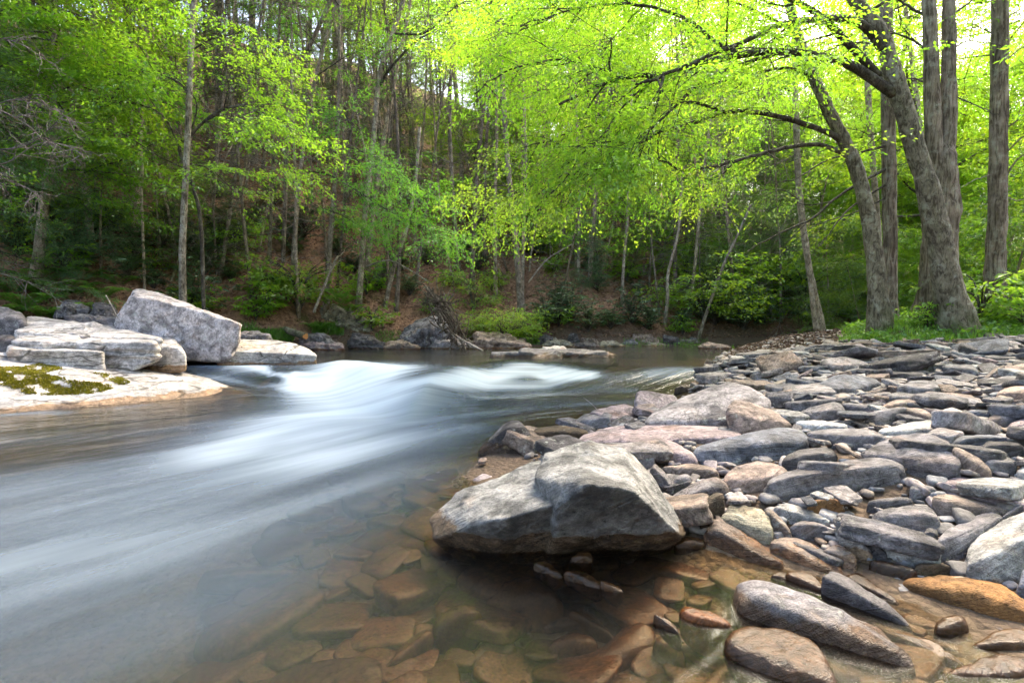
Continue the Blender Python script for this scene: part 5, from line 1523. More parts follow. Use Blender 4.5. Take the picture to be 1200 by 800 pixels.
# sunlit understory behind the right bank trees
for (px, Y, k, s, t) in [(1012, 17, 4, .7, .8), (1010, 21, 2, .9, .85), (1060, 16, 4, 1.0, 1.05), (1075, 22, 2, 1.1, 1.1), (1140, 17, 2, .85, 1.05), (1165, 22, 0, .8, 1.1), (1210, 15, 4, 1.1, 1.05), (1240, 19, 2, .9, 1.05), (1200, 26, 0, 1.0, 1.1),
                         (1110, 28, 0, 1.0, 1.1), (1040, 28, 0, 1.05, 1.1), (990, 25, 0, .95, 1.1), (950, 24, 0, .9, .9), (930, 33, 0, 1.1, 1.0), (960, 36, 1, 1.0, 1.1), (1020, 38, 1, 1.05, 1.1), (1085, 38, 1, 1.0, 1.1), (1150, 36, 1, 1.0, 1.1), (1215, 36, 1, 1.0, 1.1),
                         (1270, 26, 0, 1.2, 1.1), (1290, 18, 0, 1.1, 1.0), (1180, 12.5, 4, .75, 1.0), (1105, 13.5, 4, .6, 1.0), (1255, 12, 4, 1.0, 1.0), (870, 34, 1, 1.05, 1.1), (1065, 50, 3, 1.0, 1.1), (1000, 48, 3, 1.0, 1.1), (1130, 48, 3, 1.0, 1.1), (1200, 48, 3, 1.0, 1.1)]:
    X = (px - 600) / 600 * Y
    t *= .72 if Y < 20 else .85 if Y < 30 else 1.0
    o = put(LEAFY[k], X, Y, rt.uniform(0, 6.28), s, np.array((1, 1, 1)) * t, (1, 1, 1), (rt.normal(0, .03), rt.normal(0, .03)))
    ppx, ppy = proj((X, Y, float(terrain(X, Y)) + 3))
    TREES.append((o, ['young', 'leafy', 'bushy young', 'tall', 'small'][k] + ' sunlit green tree ' + ('close by' if Y < 18 else 'farther back' if Y < 32 else 'far back'), ppx, ppy))
for (px, Y, k, s) in [(1088, 18, 3, 1.15), (1108, 25, 3, 1.4), (1178, 21, 3, 1.2), (1222, 20, 3, 1.3), (1030, 30, 3, 1.5), (1150, 33, 3, 1.25), (1255, 28, 3, 1.5), (1200, 31, 3, 1.3), (800, 36, 3, 1.5)]:
    X = (px - 600) / 600 * Y
    o = put(LEAFY[k], X, Y, rt.uniform(0, 6.28), s, np.array((1.1, 1.1, 1.1)), (1.1, 1.1, 1.1))
    TREES.append((o, 'tall yellow green tree behind the bank', *proj((X, Y, 6))))
for i in range(64):
    px = 560 + 720 * ((i * .618) % 1)
    Y = 26 + 40 * ((i * .377) % 1)
    X = (px - 600) / 600 * Y
    if Y < float(far_bank(X)) + 2: continue
    k = [1, 3, 0, 1][i % 4]
    o = put(LEAFY[k], X, Y, rt.uniform(0, 6.28), rt.uniform(.9, 1.15), np.array((1, 1, 1)) * rt.uniform(1, 1.2))
    ppx, ppy = proj((X, Y, float(terrain(X, Y)) + 3))
    TREES.append((o, ['young', 'leafy', 'bushy', 'tall'][k] + ' sunlit tree deep in the forest', ppx, ppy))
for (px, Y, k, s, t) in [(972, 19, 1, 1.0, 1.3), (1035, 20, 1, 1.1, 1.3), (1120, 21, 1, 1.1, 1.3), (915, 20, 1, 1.1, 1.3)]:
    X = (px - 600) / 600 * Y
    o = put(HEM[k], X, Y, rt.uniform(0, 6.28), s, np.array((1, 1, 1)) * t)
    TREES.append((o, 'small feathery hemlock behind the bank trunks', *proj((X, Y, 2.5))))
for (px, Y, k) in [(905, 23, 0), (926, 26, 1), (960, 30, 2), (1010, 24, 1), (1130, 30, 1), (1000, 32, 5), (1192, 24, 5), (1070, 34, 0), (978, 21, 3), (1150, 26, 3)]:
    X = (px - 600) / 600 * Y
    o = put(BARE[k], X, Y, rt.uniform(0, 6.28), rt.uniform(.7, .9), (1.05, 1.05, 1.05), (.8, .75, .7))
    TREES.append((o, 'slender dark trunk standing behind the bank trees', *proj((X, Y, 4))))

# ---- single trees that set the picture
def hero_tree(name, label, pix, Y, bark, branches=(), extra=(), seed=1, leafL=.06, dens=1.0, m=34, spl=.7, tone=None, wood='dark_twig', cat='tree', tc=(1, 1, 1), mt='leaf', wob=.10, group=None, reach=1.0, flare=1.3, asp=.55, startl=.18):
    rng = np.random.default_rng(seed)
    pts = [P(x, y, Y + (q[0] if q else 0)) for (x, y, hw, *q) in pix]
    rr = [(.73 if Y < 11.5 else .60) * hw / 600 * (Y + (q[0] if q else 0)) for (x, y, hw, *q) in pix]
    bx, by = pts[0][0], pts[0][1]
    zb = float(terrain(bx, by))
    pts[0][2] = min(pts[0][2], zb + .02)
    pts.insert(0, np.array((bx, by, zb - .35))); rr.insert(0, rr[0] * flare)
    base = np.array((bx, by, zb))
    n = max(24, len(pts) * 7)
    path = smooth_path(np.column_stack([np.array(pts) - base, rr]), n)
    tw = MB()
    tube(tw, path[:, :3], path[:, 3], 24, wob, seed, roots=.55 if Y < 11.5 else .3)
    for (px2, Y2, wb) in extra:              # further stems of the same tree
        q = np.array([np.append(P(x, y, Y2) - base, .74 * hw / 600 * Y2) for (x, y, hw) in px2])
        q[0, 2] = min(q[0, 2], q[0, 2])
        q = smooth_path(q, len(q) * 7)
        tube(tw, q[:, :3], q[:, 3], 14, wb, seed + 7)
    o = empty(name, base)
    link('trunk', tw.mesh('trunk', M[bark]), o)
    lw, lf = MB(), MB()
    for (bp, y0, y1, r0, r1, ld) in branches:
        ys = np.linspace(y0, y1, len(bp))
        q = smooth_path(np.array([P(x, y, yy) for (x, y), yy in zip(bp, ys)]) - base, len(bp) * 5)
        rad = np.linspace(r0, r1, len(q))
        q = q + rng.normal(0, .012, q.shape) * np.linspace(0, 1, len(q))[:, None]
        tube(lw, q, rad, 8 if r0 > .03 else 5, .06, seed + 11)
        if ld > 0:
            # forking secondary limbs, then leafy twigs
            L = np.linalg.norm(np.diff(q, axis=0), axis=1).sum()
            for j in range(int(2 + L * 1.5 * min(ld, 1.5))):
                t = rng.uniform(startl, .98)
                i = int(t * (len(q) - 2))
                d = unit(q[i + 1] - q[i])
                s = rng.choice([-1, 1])
                lat = unit(np.cross(d, UP))
                dd = unit(d * rng.uniform(.3, 1) + lat * s * rng.uniform(.3, .9) + UP * rng.normal(-.02, .28))
                sq = limb_path(q[i], dd, rng.uniform(.7, 1.7) * reach, 7, .5, .3, rng)
                tube(lw, sq, np.linspace(max(r1 * 1.1, .009), .004, 7), 4, cap=False)
                leaf_limb(lw, lf, sq, .012, rng, dens * ld, leafL, spl, m, tone=tone, asp=asp)
            leaf_limb(lw, lf, q, r1, rng, dens * ld * .7, leafL, spl, m, tone=tone, start=.35, asp=asp)
    if lw.n: link('limbs', lw.mesh('limbs', M[wood]), o)
    if lf.n: link('crown', lf.mesh('crown', M[mt], False), o)
    tint(o, tc)
    tag(o, label, cat, group)
    return o

hero_tree('leaning_maple', 'thick lichen mottled maple leaning left over the stream from the right bank', 
    [(1122,386,27),(1113,345,21),(1104,294,17.5),(1090,230,15.5),(1075,180,14),(1055,115,13),(1043,75,11.5),(1033,42,10.5),(1014,16,9.5),(990,-20,8),(955,-90,6.5),(920,-170,5)], 9.0, 'birch',
    branches=[([(1048,111),(1003,80),(969,68),(918,61),(867,64),(800,81),(771,89),(738,89),(700,101),(655,122)], 9.0, 7.9, .085, .018, 1.0),
              ([(1036,60),(1009,28),(975,22),(945,24),(915,30),(884,44),(834,64),(790,84),(745,100)], 9.0, 7.4, .075, .018, .9),
              ([(1030,90),(989,46),(965,22),(930,0),(880,-25),(810,-40),(720,-35)], 9.0, 8.0, .07, .02, 1.0),
              ([(918,61),(880,72),(830,92),(790,125),(752,160),(716,180)], 8.6, 7.6, .035, .010, 1.0),
              ([(867,64),(840,50),(800,20),(740,5),(680,10),(610,30)], 8.4, 8.6, .035, .012, 1.1),
              ([(738,89),(700,80),(650,70),(590,85),(555,110)], 8.1, 8.6, .022, .010, 1.2),
              ([(955,-90),(880,-110),(800,-90),(720,-60),(640,-20),(590,0)], 9.0, 9.5, .05, .012, 1.2),
              ([(1014,16),(1060,-10),(1110,-30)], 9.0, 8.6, .03, .01, .35),
              ([(771,89),(735,120),(700,165),(660,195)], 8.2, 8.0, .02, .01, 1.0)],
    seed=3, leafL=.064, dens=1.0, m=34, tone=.65, flare=1.25)
hero_tree('bank_maple', 'grey maple with two low branches arching left beside the straight brown trunk', 
    [(1032,388,19),(1029,350,14.5),(1026,310,12.5),(1017,250,11),(1003,196,10),(989,165,9),(969,125,8.5),(954,91,8),(934,40,7),(925,5,6),(905,-60,5),(880,-130,4)], 9.6, 'birch',
    branches=[([(986,165),(969,155),(935,143),(894,133),(851,132),(800,148),(771,155),(748,172),(724,189),(700,199),(668,212)], 9.6, 8.4, .055, .012, 1.0),
              ([(988,180),(962,170),(935,171),(901,178),(851,191),(800,199),(771,187),(735,196)], 9.6, 8.6, .045, .010, .8),
              ([(954,91),(925,80),(890,85),(850,95),(810,105)], 9.6, 8.9, .03, .01, .8),
              ([(851,132),(810,120),(765,125),(715,140),(640,165),(590,180)], 9.0, 9.4, .03, .008, 1.1),
              ([(771,155),(740,150),(690,170),(640,205),(600,235)], 8.8, 9.2, .018, .008, 1.1),
              ([(934,40),(900,20),(850,0),(780,-10)], 9.6, 10.2, .035, .01, .9),
              ([(880,-130),(800,-80),(720,-30),(640,20),(580,50)], 9.8, 11.0, .05, .01, 1.3)],
    seed=4, leafL=.064, dens=1.0, m=34, tone=.6)
hero_tree('twin_trunk_tree', 'huge grey twin trunk tree standing behind the leaning maple',
    [(1100,380,34),(1099,340,27),(1101,290,24),(1103,235,24),(1104,190,20),(1110,165,11),(1112,120,10.5),(1112,84,9.5),(1112,30,9),(1113,-30,8.5),(1114,-120,7.5)], 9.9, 'bark',
    extra=[([(1098,250,14),(1096,200,13),(1094,160,11.5),(1092,100,10.5),(1090,40,9.5),(1088,-20,9),(1086,-120,8)], 9.9, .08)],
    branches=[([(1112,110),(1135,120),(1155,130),(1170,135)], 9.9, 9.3, .012, .005, 0), ([(1088,20),(1060,5),(1030,-20)], 9.9, 10.3, .03, .01, .7), ([(1088,60),(1065,45),(1040,40),(1010,48)], 9.9, 10.6, .025, .008, .8), ([(1113,20),(1140,0),(1165,-15)], 9.9, 10.4, .025, .008, .6), ([(1112,60),(1135,48),(1158,52)], 9.9, 10.2, .02, .007, .45), ([(1090,100),(1070,92),(1050,98)], 9.9, 10.8, .02, .007, .6)], seed=8, dens=.8, tone=.7)
hero_tree('right_edge_tree', 'straight brown grey trunk nearest the right edge with dead twigs',
    [(1168,366,19),(1166,340,15),(1167,300,13),(1169,240,12),(1170,170,11.5),(1171,90,11),(1172,0,10.5),(1173,-120,9.5)], 10.2, 'bark',
    branches=[([(1177,210),(1190,190),(1210,175),(1240,170)], 10.2, 9.6, .02, .006, 0), ([(1178,180),(1200,160),(1230,150)], 10.2, 9.4, .015, .005, 0), ([(1178,150),(1192,142),(1215,118)], 10.2, 9.8, .02, .006, 0),
              ([(1180,70),(1200,55),(1230,50)], 10.2, 9.8, .015, .005, 0.6), ([(1180,20),(1195,12),(1220,0)], 10.2, 9.8, .015, .005, .6), ([(1165,40),(1145,32),(1128,38)], 10.2, 10.6, .015, .005, .45), ([(1160,205),(1140,212),(1122,222)], 10.2, 9.8, .012, .004, 0),
              ([(1160,130),(1140,122),(1115,114)], 10.2, 10.6, .012, .004, 0), ([(1176,230),(1195,235),(1215,228)], 10.2, 9.9, .012, .004, 0)], seed=9, dens=.6, wood='twig')
hero_tree('straight_bank_tree', 'straight brown trunk directly behind the maple with two low branches',
    [(1042,380,13),(1043,340,10.5),(1043,270,10),(1042,200,9.7),(1041,135,9.4),(1039,60,9),(1038,-20,8.5),(1037,-120,7.5)], 11.2, 'bark', 
    branches=[([(1042,196),(1001,218),(975,236),(951,256),(920,270),(890,286),(872,298)], 11.2, 10.2, .035, .007, 0), ([(1042,214),(1001,240),(985,256),(972,273),(954,295)], 11.2, 10.4, .025, .006, 0), ([(1042,170),(1010,178),(969,188),(933,209),(894,216)], 11.2, 10.2, .028, .006, 0), ([(951,256),(930,276),(915,290)], 10.7, 10.3, .012, .004, 0), ([(975,236),(950,240),(925,238),(905,246)], 10.8, 10.3, .012, .004, 0), ([(1042,230),(1000,250),(960,262),(930,284)], 11.2, 10.6, .018, .005, 0),
              ([(1045,195),(1065,190),(1085,180)], 11.2, 10.8, .012, .004, 0), ([(1040,150),(1020,158),(1000,150)], 11.2, 11.6, .014, .005, .5), ([(1040,60),(1010,50),(980,55),(950,70)], 11.2, 11.8, .025, .007, .9), ([(1039,30),(1065,20),(1085,25)], 11.2, 12, .02, .007, .8), ([(1041,100),(1062,92),(1080,98)], 11.2, 12, .02, .007, .8)], seed=10, wood='dark_twig')
hero_tree('grey_back_tree', 'thin grey trunk glimpsed between the maple and the straight brown trunk', 
    [(1030,375,7),(1030,300,6),(1026,230,5.5),(1020,152,5.2),(1015,70,4.8),(1010,-40,4)], 13.5, 'slim', seed=12,
    branches=[([(1020,152),(1008,140),(1000,128)], 13.5, 13.2, .014, .006, .5), ([(1021,170),(1034,160),(1040,150)], 13.5, 13.2, .014, .006, .5)])
hero_tree('bent_twin_stem_tree', 'thin grey trunk with a second bent stem at its foot on the gravel mound', 
    [(964,392,9),(960,370,7),(952,335,6.2),(945,294,6),(939,250,5.8),(935,200,5.6),(933,150,5.4),(932,100,5),(931,60,4.6),(930,0,4),(929,-60,3.4)], 13.8, 'slim', extra=[([(957,387,4.5),(953,360,3.6),(949,325,3.4),(944,285,3)], 13.7, .06)], seed=13,
    branches=[([(934,180),(915,190),(890,200),(870,198)], 13.8, 13.0, .016, .005, 0), ([(937,235),(915,222),(885,225)], 13.8, 13.2, .014, .005, 0), ([(932,110),(905,100),(870,110),(840,125)], 13.8, 13.0, .022, .006, .7), ([(931,70),(950,55),(985,50)], 13.8, 13.6, .02, .006, .5),
              ([(933,140),(960,135),(985,140)], 13.8, 13.6, .016, .006, .5), ([(930,20),(890,5),(850,10)], 13.8, 13.4, .02, .006, .8)], wood='dark_twig')

# left bank singles
hero_tree('mottled_bank_tree', 'pale mottled trunk rising behind the tilted boulder', 
    [(213,350,8.5),(214,310,6.4),(215,260,5.8),(219,180,5.4),(222,110,5.2),(224,50,5),(228,-20,4.7),(233,-120,4)], 12.2, 'birch', seed=21,
    branches=[([(222,110),(205,95),(180,85),(150,80)], 12.2, 11.6, .02, .006, .8), ([(224,60),(250,45),(285,42),(310,50)], 12.2, 11.4, .02, .006, .8), ([(226,0),(200,-20),(160,-20)], 12.2, 11.6, .02, .006, .8)], dens=.8, tc=(.85, .95, .85))
hero_tree('twisted_sapling', 'dark twisted small tree with wide flat leaf layers beside the pale mottled trunk', 
    [(238,330,3.6),(236,270,3.4),(228,225,3.2),(219,199,3),(210,172,2.8),(222,160,2.6),(240,142,2.4),(262,128,2.2),(290,122,1.6)], 12.7, 'dark_twig', seed=22,
    branches=[([(210,172),(190,135),(150,120),(110,120),(75,115)], 12.7, 11.6, .022, .006, 1.0), ([(240,142),(280,125),(310,135),(345,152)], 12.7, 11.4, .02, .006, 1.1), ([(222,160),(230,120),(200,90),(160,75)], 12.7, 11.6, .02, .006, 1.0),
              ([(262,128),(270,100),(290,85),(320,95)], 12.7, 11.6, .018, .006, 1.0), ([(219,199),(180,180),(150,160),(120,150)], 12.7, 11.8, .016, .006, .5), ([(240,142),(300,170),(330,175)], 12.7, 11.4, .016, .006, .6), ([(215,190),(260,200),(290,205)], 12.7, 11.7, .014, .005, .4)],
    dens=.9, leafL=.075, m=30, tone=.55, tc=(.85, 1.0, 1.0), reach=.8)
hero_tree('thin_grey_sapling', 'thin wavy grey sapling stem left of the pale mottled trunk', [(168,262,2.6),(166,230,2.3),(167,200,2.2),(165,165,2.1),(168,125,1.9),(170,70,1.6)], 13.5, 'slim', seed=23,
    branches=[([(168,140),(150,125),(130,122)], 13.5, 13, .012, .005, .5), ([(169,110),(190,95),(205,92)], 13.5, 13, .012, .005, .5)], tc=(.85, .95, .9))
hero_tree('dark_slope_tree', 'stout dark trunk on the slope behind the pale mottled trunk', [(192,238,10.5),(195,200,8.5),(197,120,7.5),(199,50,7),(200,-30,6.4),(202,-100,5.5)], 21.0, 'bark', seed=24)
hero_tree('arching_beech', 'bright green beech arching its layered twigs right over the slope', 
    [(343,346,5.5),(343,320,4.6),(346,270,4.2),(352,200,3.8),(362,130,3.4),(378,60,3),(400,-10,2.4),(420,-60,1.6)], 16.8, 'slim', seed=25,
    branches=[([(352,200),(385,205),(420,225),(460,250),(505,268),(535,275)], 16.8, 14.2, .026, .006, 1.2), ([(355,175),(390,170),(430,180),(465,200),(500,222)], 16.8, 14.4, .024, .006, 1.2), ([(362,130),(385,125),(405,140),(425,160)], 16.8, 15, .022, .006, .9),
              ([(378,60),(350,30),(320,10)], 16.8, 16, .022, .006, .7), ([(350,230),(380,245),(410,255)], 16.8, 15, .018, .005, .6), ([(370,90),(400,70),(440,50)], 16.8, 16, .02, .006, .5)], dens=.8, leafL=.075, m=34, tone=.4, reach=.8, spl=.8, tc=(.8, .95, 1.1))
for (lab, pix, Y, sd, br) in [
    ('long dark trunk leaning right near the upper middle left', [(330,190,4),(341,105,4),(365,50,3.8),(388,0,3.6),(410,-50,3)], 17, 31, []),
    ('tall grey trunk standing behind the grey lichened rock', [(420,352,7),(423,320,5.5),(428,250,5),(437,169,4.8),(445,90,4.5),(460,40,4.2),(473,0,4),(490,-60,3.4)], 17.0, 32, [([(445,100),(457,81),(480,55),(501,40),(530,25)], 17, 16, .05, .015, .5), ([(460,40),(500,38),(535,7),(560,0)], 17, 16.5, .04, .012, .5)]),
    ('grey trunk leaning right above the root mass', [(452,352,4.5),(462,312,4),(476,270,3.6),(486,220,3.4),(492,150,3)], 17.6, 33, []),
    ('pale straight trunk in the middle of the slope', [(542,262,5.5),(541,230,4.6),(540,170,4.4),(533,90,4.2),(527,17,4),(522,-50,3.4)], 26, 34, []),
    ('dark trunk pair right of the pale straight trunk', [(538,305,4.5),(532,250,4),(528,180,3.8),(527,120,3.4),(530,50,3)], 21, 35, []),
    ('pale birch like trunk above the green bank bush', [(612,325,3.6),(614,260,3),(616,190,2.8),(614,110,2.6)], 20.5, 36, []),
    ('pale thin trunk above the rhododendron of the far bank', [(678,350,4.2),(678,300,3.4),(679,240,3.2),(676,150,3),(674,60,2.6)], 20.5, 37, []),
    ('pale trunk with a crooked foot near the mossy far boulder', [(729,367,3.6),(730,320,3),(735,260,2.9),(738,180,2.7),(742,80,2.3)], 20, 38, []),
    ('pale trunk bending right at the far bend of the stream', [(778,390,3.6),(782,350,3),(783,320,2.8),(795,270,2.6),(800,200,2.4)], 18.5, 39, []),
    ('dark bare pole leaning right over the far gravel tip', [(818,392,3.4),(832,355,2.8),(848,310,2.5),(862,280,2.3),(880,240,2)], 18.0, 40, []),
    ('dark trunk left of the pale mottled trunk high up', [(58,60,5),(57,20,4.6),(56,-30,4.2)], 26, 41, []),
    ('grey trunk with peeling bark at the upper left', [(294,150,5),(295,60,4.6),(297,0,4.4),(299,-60,4)], 24, 42, []),
    ('dark trunk at the top left centre', [(254,120,5),(256,50,4.6),(258,0,4.4),(262,-60,4)], 22, 43, [])]:
    o = hero_tree('slope_tree', lab, pix, Y, 'slim' if 'dark' not in lab else 'bark', br, seed=sd, flare=1.15)
    z = float(terrain(o.location.x, o.location.y))

# dead grey hemlock at the left edge
rng = np.random.default_rng(77)
o = hero_tree('dead_hemlock', 'grey dead hemlock branches reaching in from the left edge', [(-75,380,8),(-70,250,7),(-66,100,6),(-62,-40,5)], 9.6, 'bark', seed=44)
dw = MB()
base = np.array(o.location)
for (bp, yy) in [([(-68,190),(-20,178),(25,172),(48,160),(70,140),(92,128)], 9.0), ([(-68,150),(-30,135),(10,118),(45,116),(60,130)], 9.2), ([(-70,240),(-30,200),(10,190),(45,168),(80,172),(100,185)], 8.9), ([(-68,215),(-20,205),(20,215),(50,232)], 9.0), ([(-66,120),(-20,122),(30,145),(55,170)], 9.2), ([(-66,60),(-20,45),(20,50),(60,75)], 9.2)]:
    q = smooth_path([P(x, y, 9.6 - (9.6 - yy) * i / 4) for i, (x, y) in enumerate(bp)] - base, 22)
    tube(dw, q, np.linspace(.015, .004, 22), 5)
    for j in range(26):
        i = rng.integers(4, 21)
        L = rng.uniform(.2, .65)
        s = limb_path(q[i], unit(q[i] - q[i - 1]) * .6 + rng.normal(0, .7, 3) * (1, 1, .7), L, 6, .7, .5, rng)
        tube(dw, s, np.linspace(.008, .003, 6), 3, cap=False)
        for _ in range(2):
            k = rng.integers(2, 5)
            tube(dw, limb_path(s[k], unit(s[k] - s[k - 1]) + rng.normal(0, .6, 3), L * .5, 4, .6, .4, rng), [.005, .004, .003, .002], 3, cap=False)
d = link('dead_branches', dw.mesh('dead_branches', M['twig']), o)
d.color = (.75, .72, .75, 1)

for (x, y, k, s) in [(3, -8, 1, 1.1), (7, -6, 3, 1.0), (11, -1, 3, 1.0), (5, -14, 3, 1.2), (12, -10, 3, 1.2), (10, 4.5, 1, .9)]:  # unseen trees, added to hold back sky light from behind
    o = put(LEAFY[k], x, y, rt.uniform(0, 6.28), s)
    tag(o, 'unseen leafy tree added behind the viewpoint to cut sky light', 'tree', 'unseen trees added behind the viewpoint for shade')
TLAND = [(215, 250, 'pale mottled trunk'), (205, 372, 'tilted pinkish boulder'), (523, 370, 'root mass'), (425, 250, 'tall grey trunk'), (595, 360, 'green bank bush'), (650, 418, 'mid stream ledge'), (772, 407, 'mossy far boulder'), (840, 405, 'far gravel tip'),
         (1075, 200, 'leaning maple'), (1112, 200, 'twin trunk tree'), (1170, 200, 'right edge trunk'), (938, 250, 'bent twin stem tree'), (1010, 250, 'maple with low branches'), (355, 200, 'arching beech'), (541, 200, 'pale straight trunk'), (678, 280, 'pale thin trunk'), (60, 60, 'upper left dark trunk'), (295, 80, 'peeling grey trunk'), (735, 280, 'crooked foot trunk'), (800, 280, 'right bending pale trunk')]
def auto_label2(items, near):
    def rel(px, py, q):
        dx, dy = px - q[0], py - q[1]
        if abs(dx) < 14: return 'behind'
        return 'left of' if dx < 0 else 'right of'
    cnt = {}
    for (o, ph, px, py) in items:
        d = sorted(near, key=lambda q: abs(q[0] - px) + .25 * abs(q[1] - py))
        cnt.setdefault(f"{ph} {rel(px, py, d[0])} the {d[0][2]}", []).append((px, o, d, py))
    for lab, v in cnt.items():
        v.sort(key=lambda q: q[0])
        for i, (px, o, d, py) in enumerate(v):
            if len(v) == 1: tag(o, lab); continue
            pos = {2: ['left one', 'right one'], 3: ['leftmost', 'middle one', 'rightmost']}.get(len(v))
            pos = pos[i] if pos else ['leftmost', 'second from left', 'third from left', 'fourth from left', 'fifth from left', 'sixth from left', 'seventh from left', 'eighth from left', 'ninth from left', 'tenth from left', 'eleventh from left', 'twelfth from left'][min(i, 11)]
            tag(o, f"{lab}, {pos}")
auto_label2(TREES, TLAND)
GRP = {'slender_tree': 'slender trunks of the forest', 'forest_tree': 'leafy green trees of the forest', 'hemlock_tree': 'dark hemlocks of the forest'}
for (o, ph, px, py) in TREES:
    tag(o, None, 'tree', GRP[o.name.split('.')[0]])
for p in LEAFY + HEM + BARE:
    if p.name not in FIRST:
        for ch in list(p.children): bpy.data.objects.remove(ch)
        bpy.data.objects.remove(p)

# ---------------------------------------------------------------- undergrowth
re_ = np.random.default_rng(9)
def build_rhodo(seed, n=34, R=.8, H=1.0):
    rng = np.random.default_rng(seed)
    st, lf = MB(), MB()
    for i in range(n):
        az = rng.uniform(0, 6.28)
        el = rng.uniform(.15, 1.4)
        L = rng.uniform(.5, 1.05)
        tip = np.array((math.cos(az) * math.cos(el) * R * L, math.sin(az) * math.cos(el) * R * L, math.sin(el) * H * L + .08))
        q = smooth_path([(0, 0, -.05), tip * (.3, .3, .55) + rng.normal(0, .05, 3), tip], 8)
        tube(st, q, np.linspace(.012, .004, 8), 4, cap=False)
        for (f, k) in ((7, 11), (5, 7), (4, 5)):
            a = rng.uniform(0, 6.28) + np.arange(k) / k * 6.28
            hd = np.stack([np.cos(a), np.sin(a), rng.uniform(-.45, .25, k)], 1)
            leaves(lf, np.repeat(q[f][None], k, 0) + rng.normal(0, .012, (k, 3)), hd, UP + rng.normal(0, .25, (k, 3)), rng.uniform(.09, .17, k), rng.uniform(.028, .048, k), np.clip(rng.normal(.45, .25, k), 0, 1), .1)
    o = empty('rhododendron_shrub', (0, 0, 0))
    link('stems', st.mesh('stems', M['dark_twig']), o)
    link('foliage', lf.mesh('foliage', M['rhodo'], False), o)
    return o

def build_bush(seed, n=26, R=1.0, H=1.0, leafL=.07, m=26):
    rng = np.random.default_rng(seed)
    st, lf = MB(), MB()
    B, D, Sz = [], [], []
    for i in range(n):
        az = rng.uniform(0, 6.28)
        h = rng.uniform(.25, 1.0)
        q = smooth_path([(0, 0, -.05), (math.cos(az) * R * .15, math.sin(az) * R * .15, H * h * .7), (math.cos(az) * R * rng.uniform(.4, .9), math.sin(az) * R * rng.uniform(.4, .9), H * h)], 9)
        tube(st, q, np.linspace(.012, .004, 9), 4, cap=False)
        for f in (4, 6, 8):
            B.append(q[f]); D.append(np.array((math.cos(az + rng.normal(0, .7)), math.sin(az + rng.normal(0, .7)), rng.uniform(-.1, .15)))); Sz.append(rng.uniform(.3, .6) * R)
    sprays(lf, np.array(B), np.array(D), np.array(Sz), m, leafL, rng, .3)
    o = empty('leafy_bush', (0, 0, 0))
    link('stems', st.mesh('stems', M['dark_twig']), o)
    link('foliage', lf.mesh('foliage', M['leaf'], False), o)
    return o

def build_fern(seed, n=11):
    rng = np.random.default_rng(seed)
    lf = MB()
    for i in range(n):
        az = i / n * 6.28 + rng.normal(0, .2)
        L = rng.uniform(.45, .75)
        d = np.array((math.cos(az), math.sin(az), 0))
        t = np.linspace(.12, 1, 22)
        mid = d[None] * (t * L)[:, None] + UP * (np.sin(t * 2.3) * L * .45)[:, None]
        lat = np.cross(d, UP)
        for s in (-1, 1):
            leaves(lf, mid, np.repeat((lat * s)[None], 22, 0) + d * .35 + rng.normal(0, .05, (22, 3)) - UP * .15, np.repeat(UP[None], 22, 0) + rng.normal(0, .15, (22, 3)), .16 * np.sin(np.pi * (t * .85 + .12)) * L / .6, .032, np.clip(rng.normal(.5, .2, 22), 0, 1), .05)
        tube(lf, mid, np.linspace(.005, .002, 22), 3, cap=False, a=.3)
    o = link('fern', lf.mesh('fern', M['fern'], False))
    return o

RH = [build_rhodo(80), build_rhodo(81, 44, 1.0, 1.3), build_rhodo(82, 26, .6, .7)]
BU = [build_bush(90), build_bush(91, 34, 1.2, .9, .075), build_bush(92, 14, .5, .7, .09, 14)]
SHR = []
for (px, py, k, s) in [(20,300,0,1),(55,285,1,1),(95,300,0,1),(130,285,1,1),(160,300,0,1.1),(190,290,1,1),(150,325,2,1.2),(225,300,0,1),(255,290,1,1),(240,320,2,1.2),(280,285,0,1),(300,265,0,1.1),(335,285,1,.9),(345,300,2,1),(110,270,1,1),(200,262,0,1),(60,260,0,1.1),(20,262,1,1),
                       (270,330,2,1),(180,338,2,1),(395,300,0,1),(415,320,2,1.2),(470,318,1,1),(445,338,0,1),(500,310,0,1),(560,318,1,1),(530,300,0,1),(640,385,1,1),(668,378,1,1.1),(690,388,1,1),(715,385,0,1),(740,378,1,1.1),(655,360,0,1),(760,385,0,1),(800,385,0,1),(625,300,0,1.1),(700,340,0,1),(830,372,1,1),(870,385,1,1.2),(895,380,1,1.2),(480,345,0,1.0),(320,240,0,1.1)]:
    Y = hit(px, py)
    if Y is None: continue
    X = ray(px, py)[0] * Y
    o = put(RH[k], X, Y, re_.uniform(0, 6.28), s * re_.uniform(.9, 1.15), np.array((1, 1, 1)) * re_.uniform(.85, 1.2))
    SHR.append((o, ['dark green rhododendron', 'large dark rhododendron', 'small rhododendron'][k] + ' on the brown slope', px, py - 12, 'shrub', 'rhododendrons of the slope'))
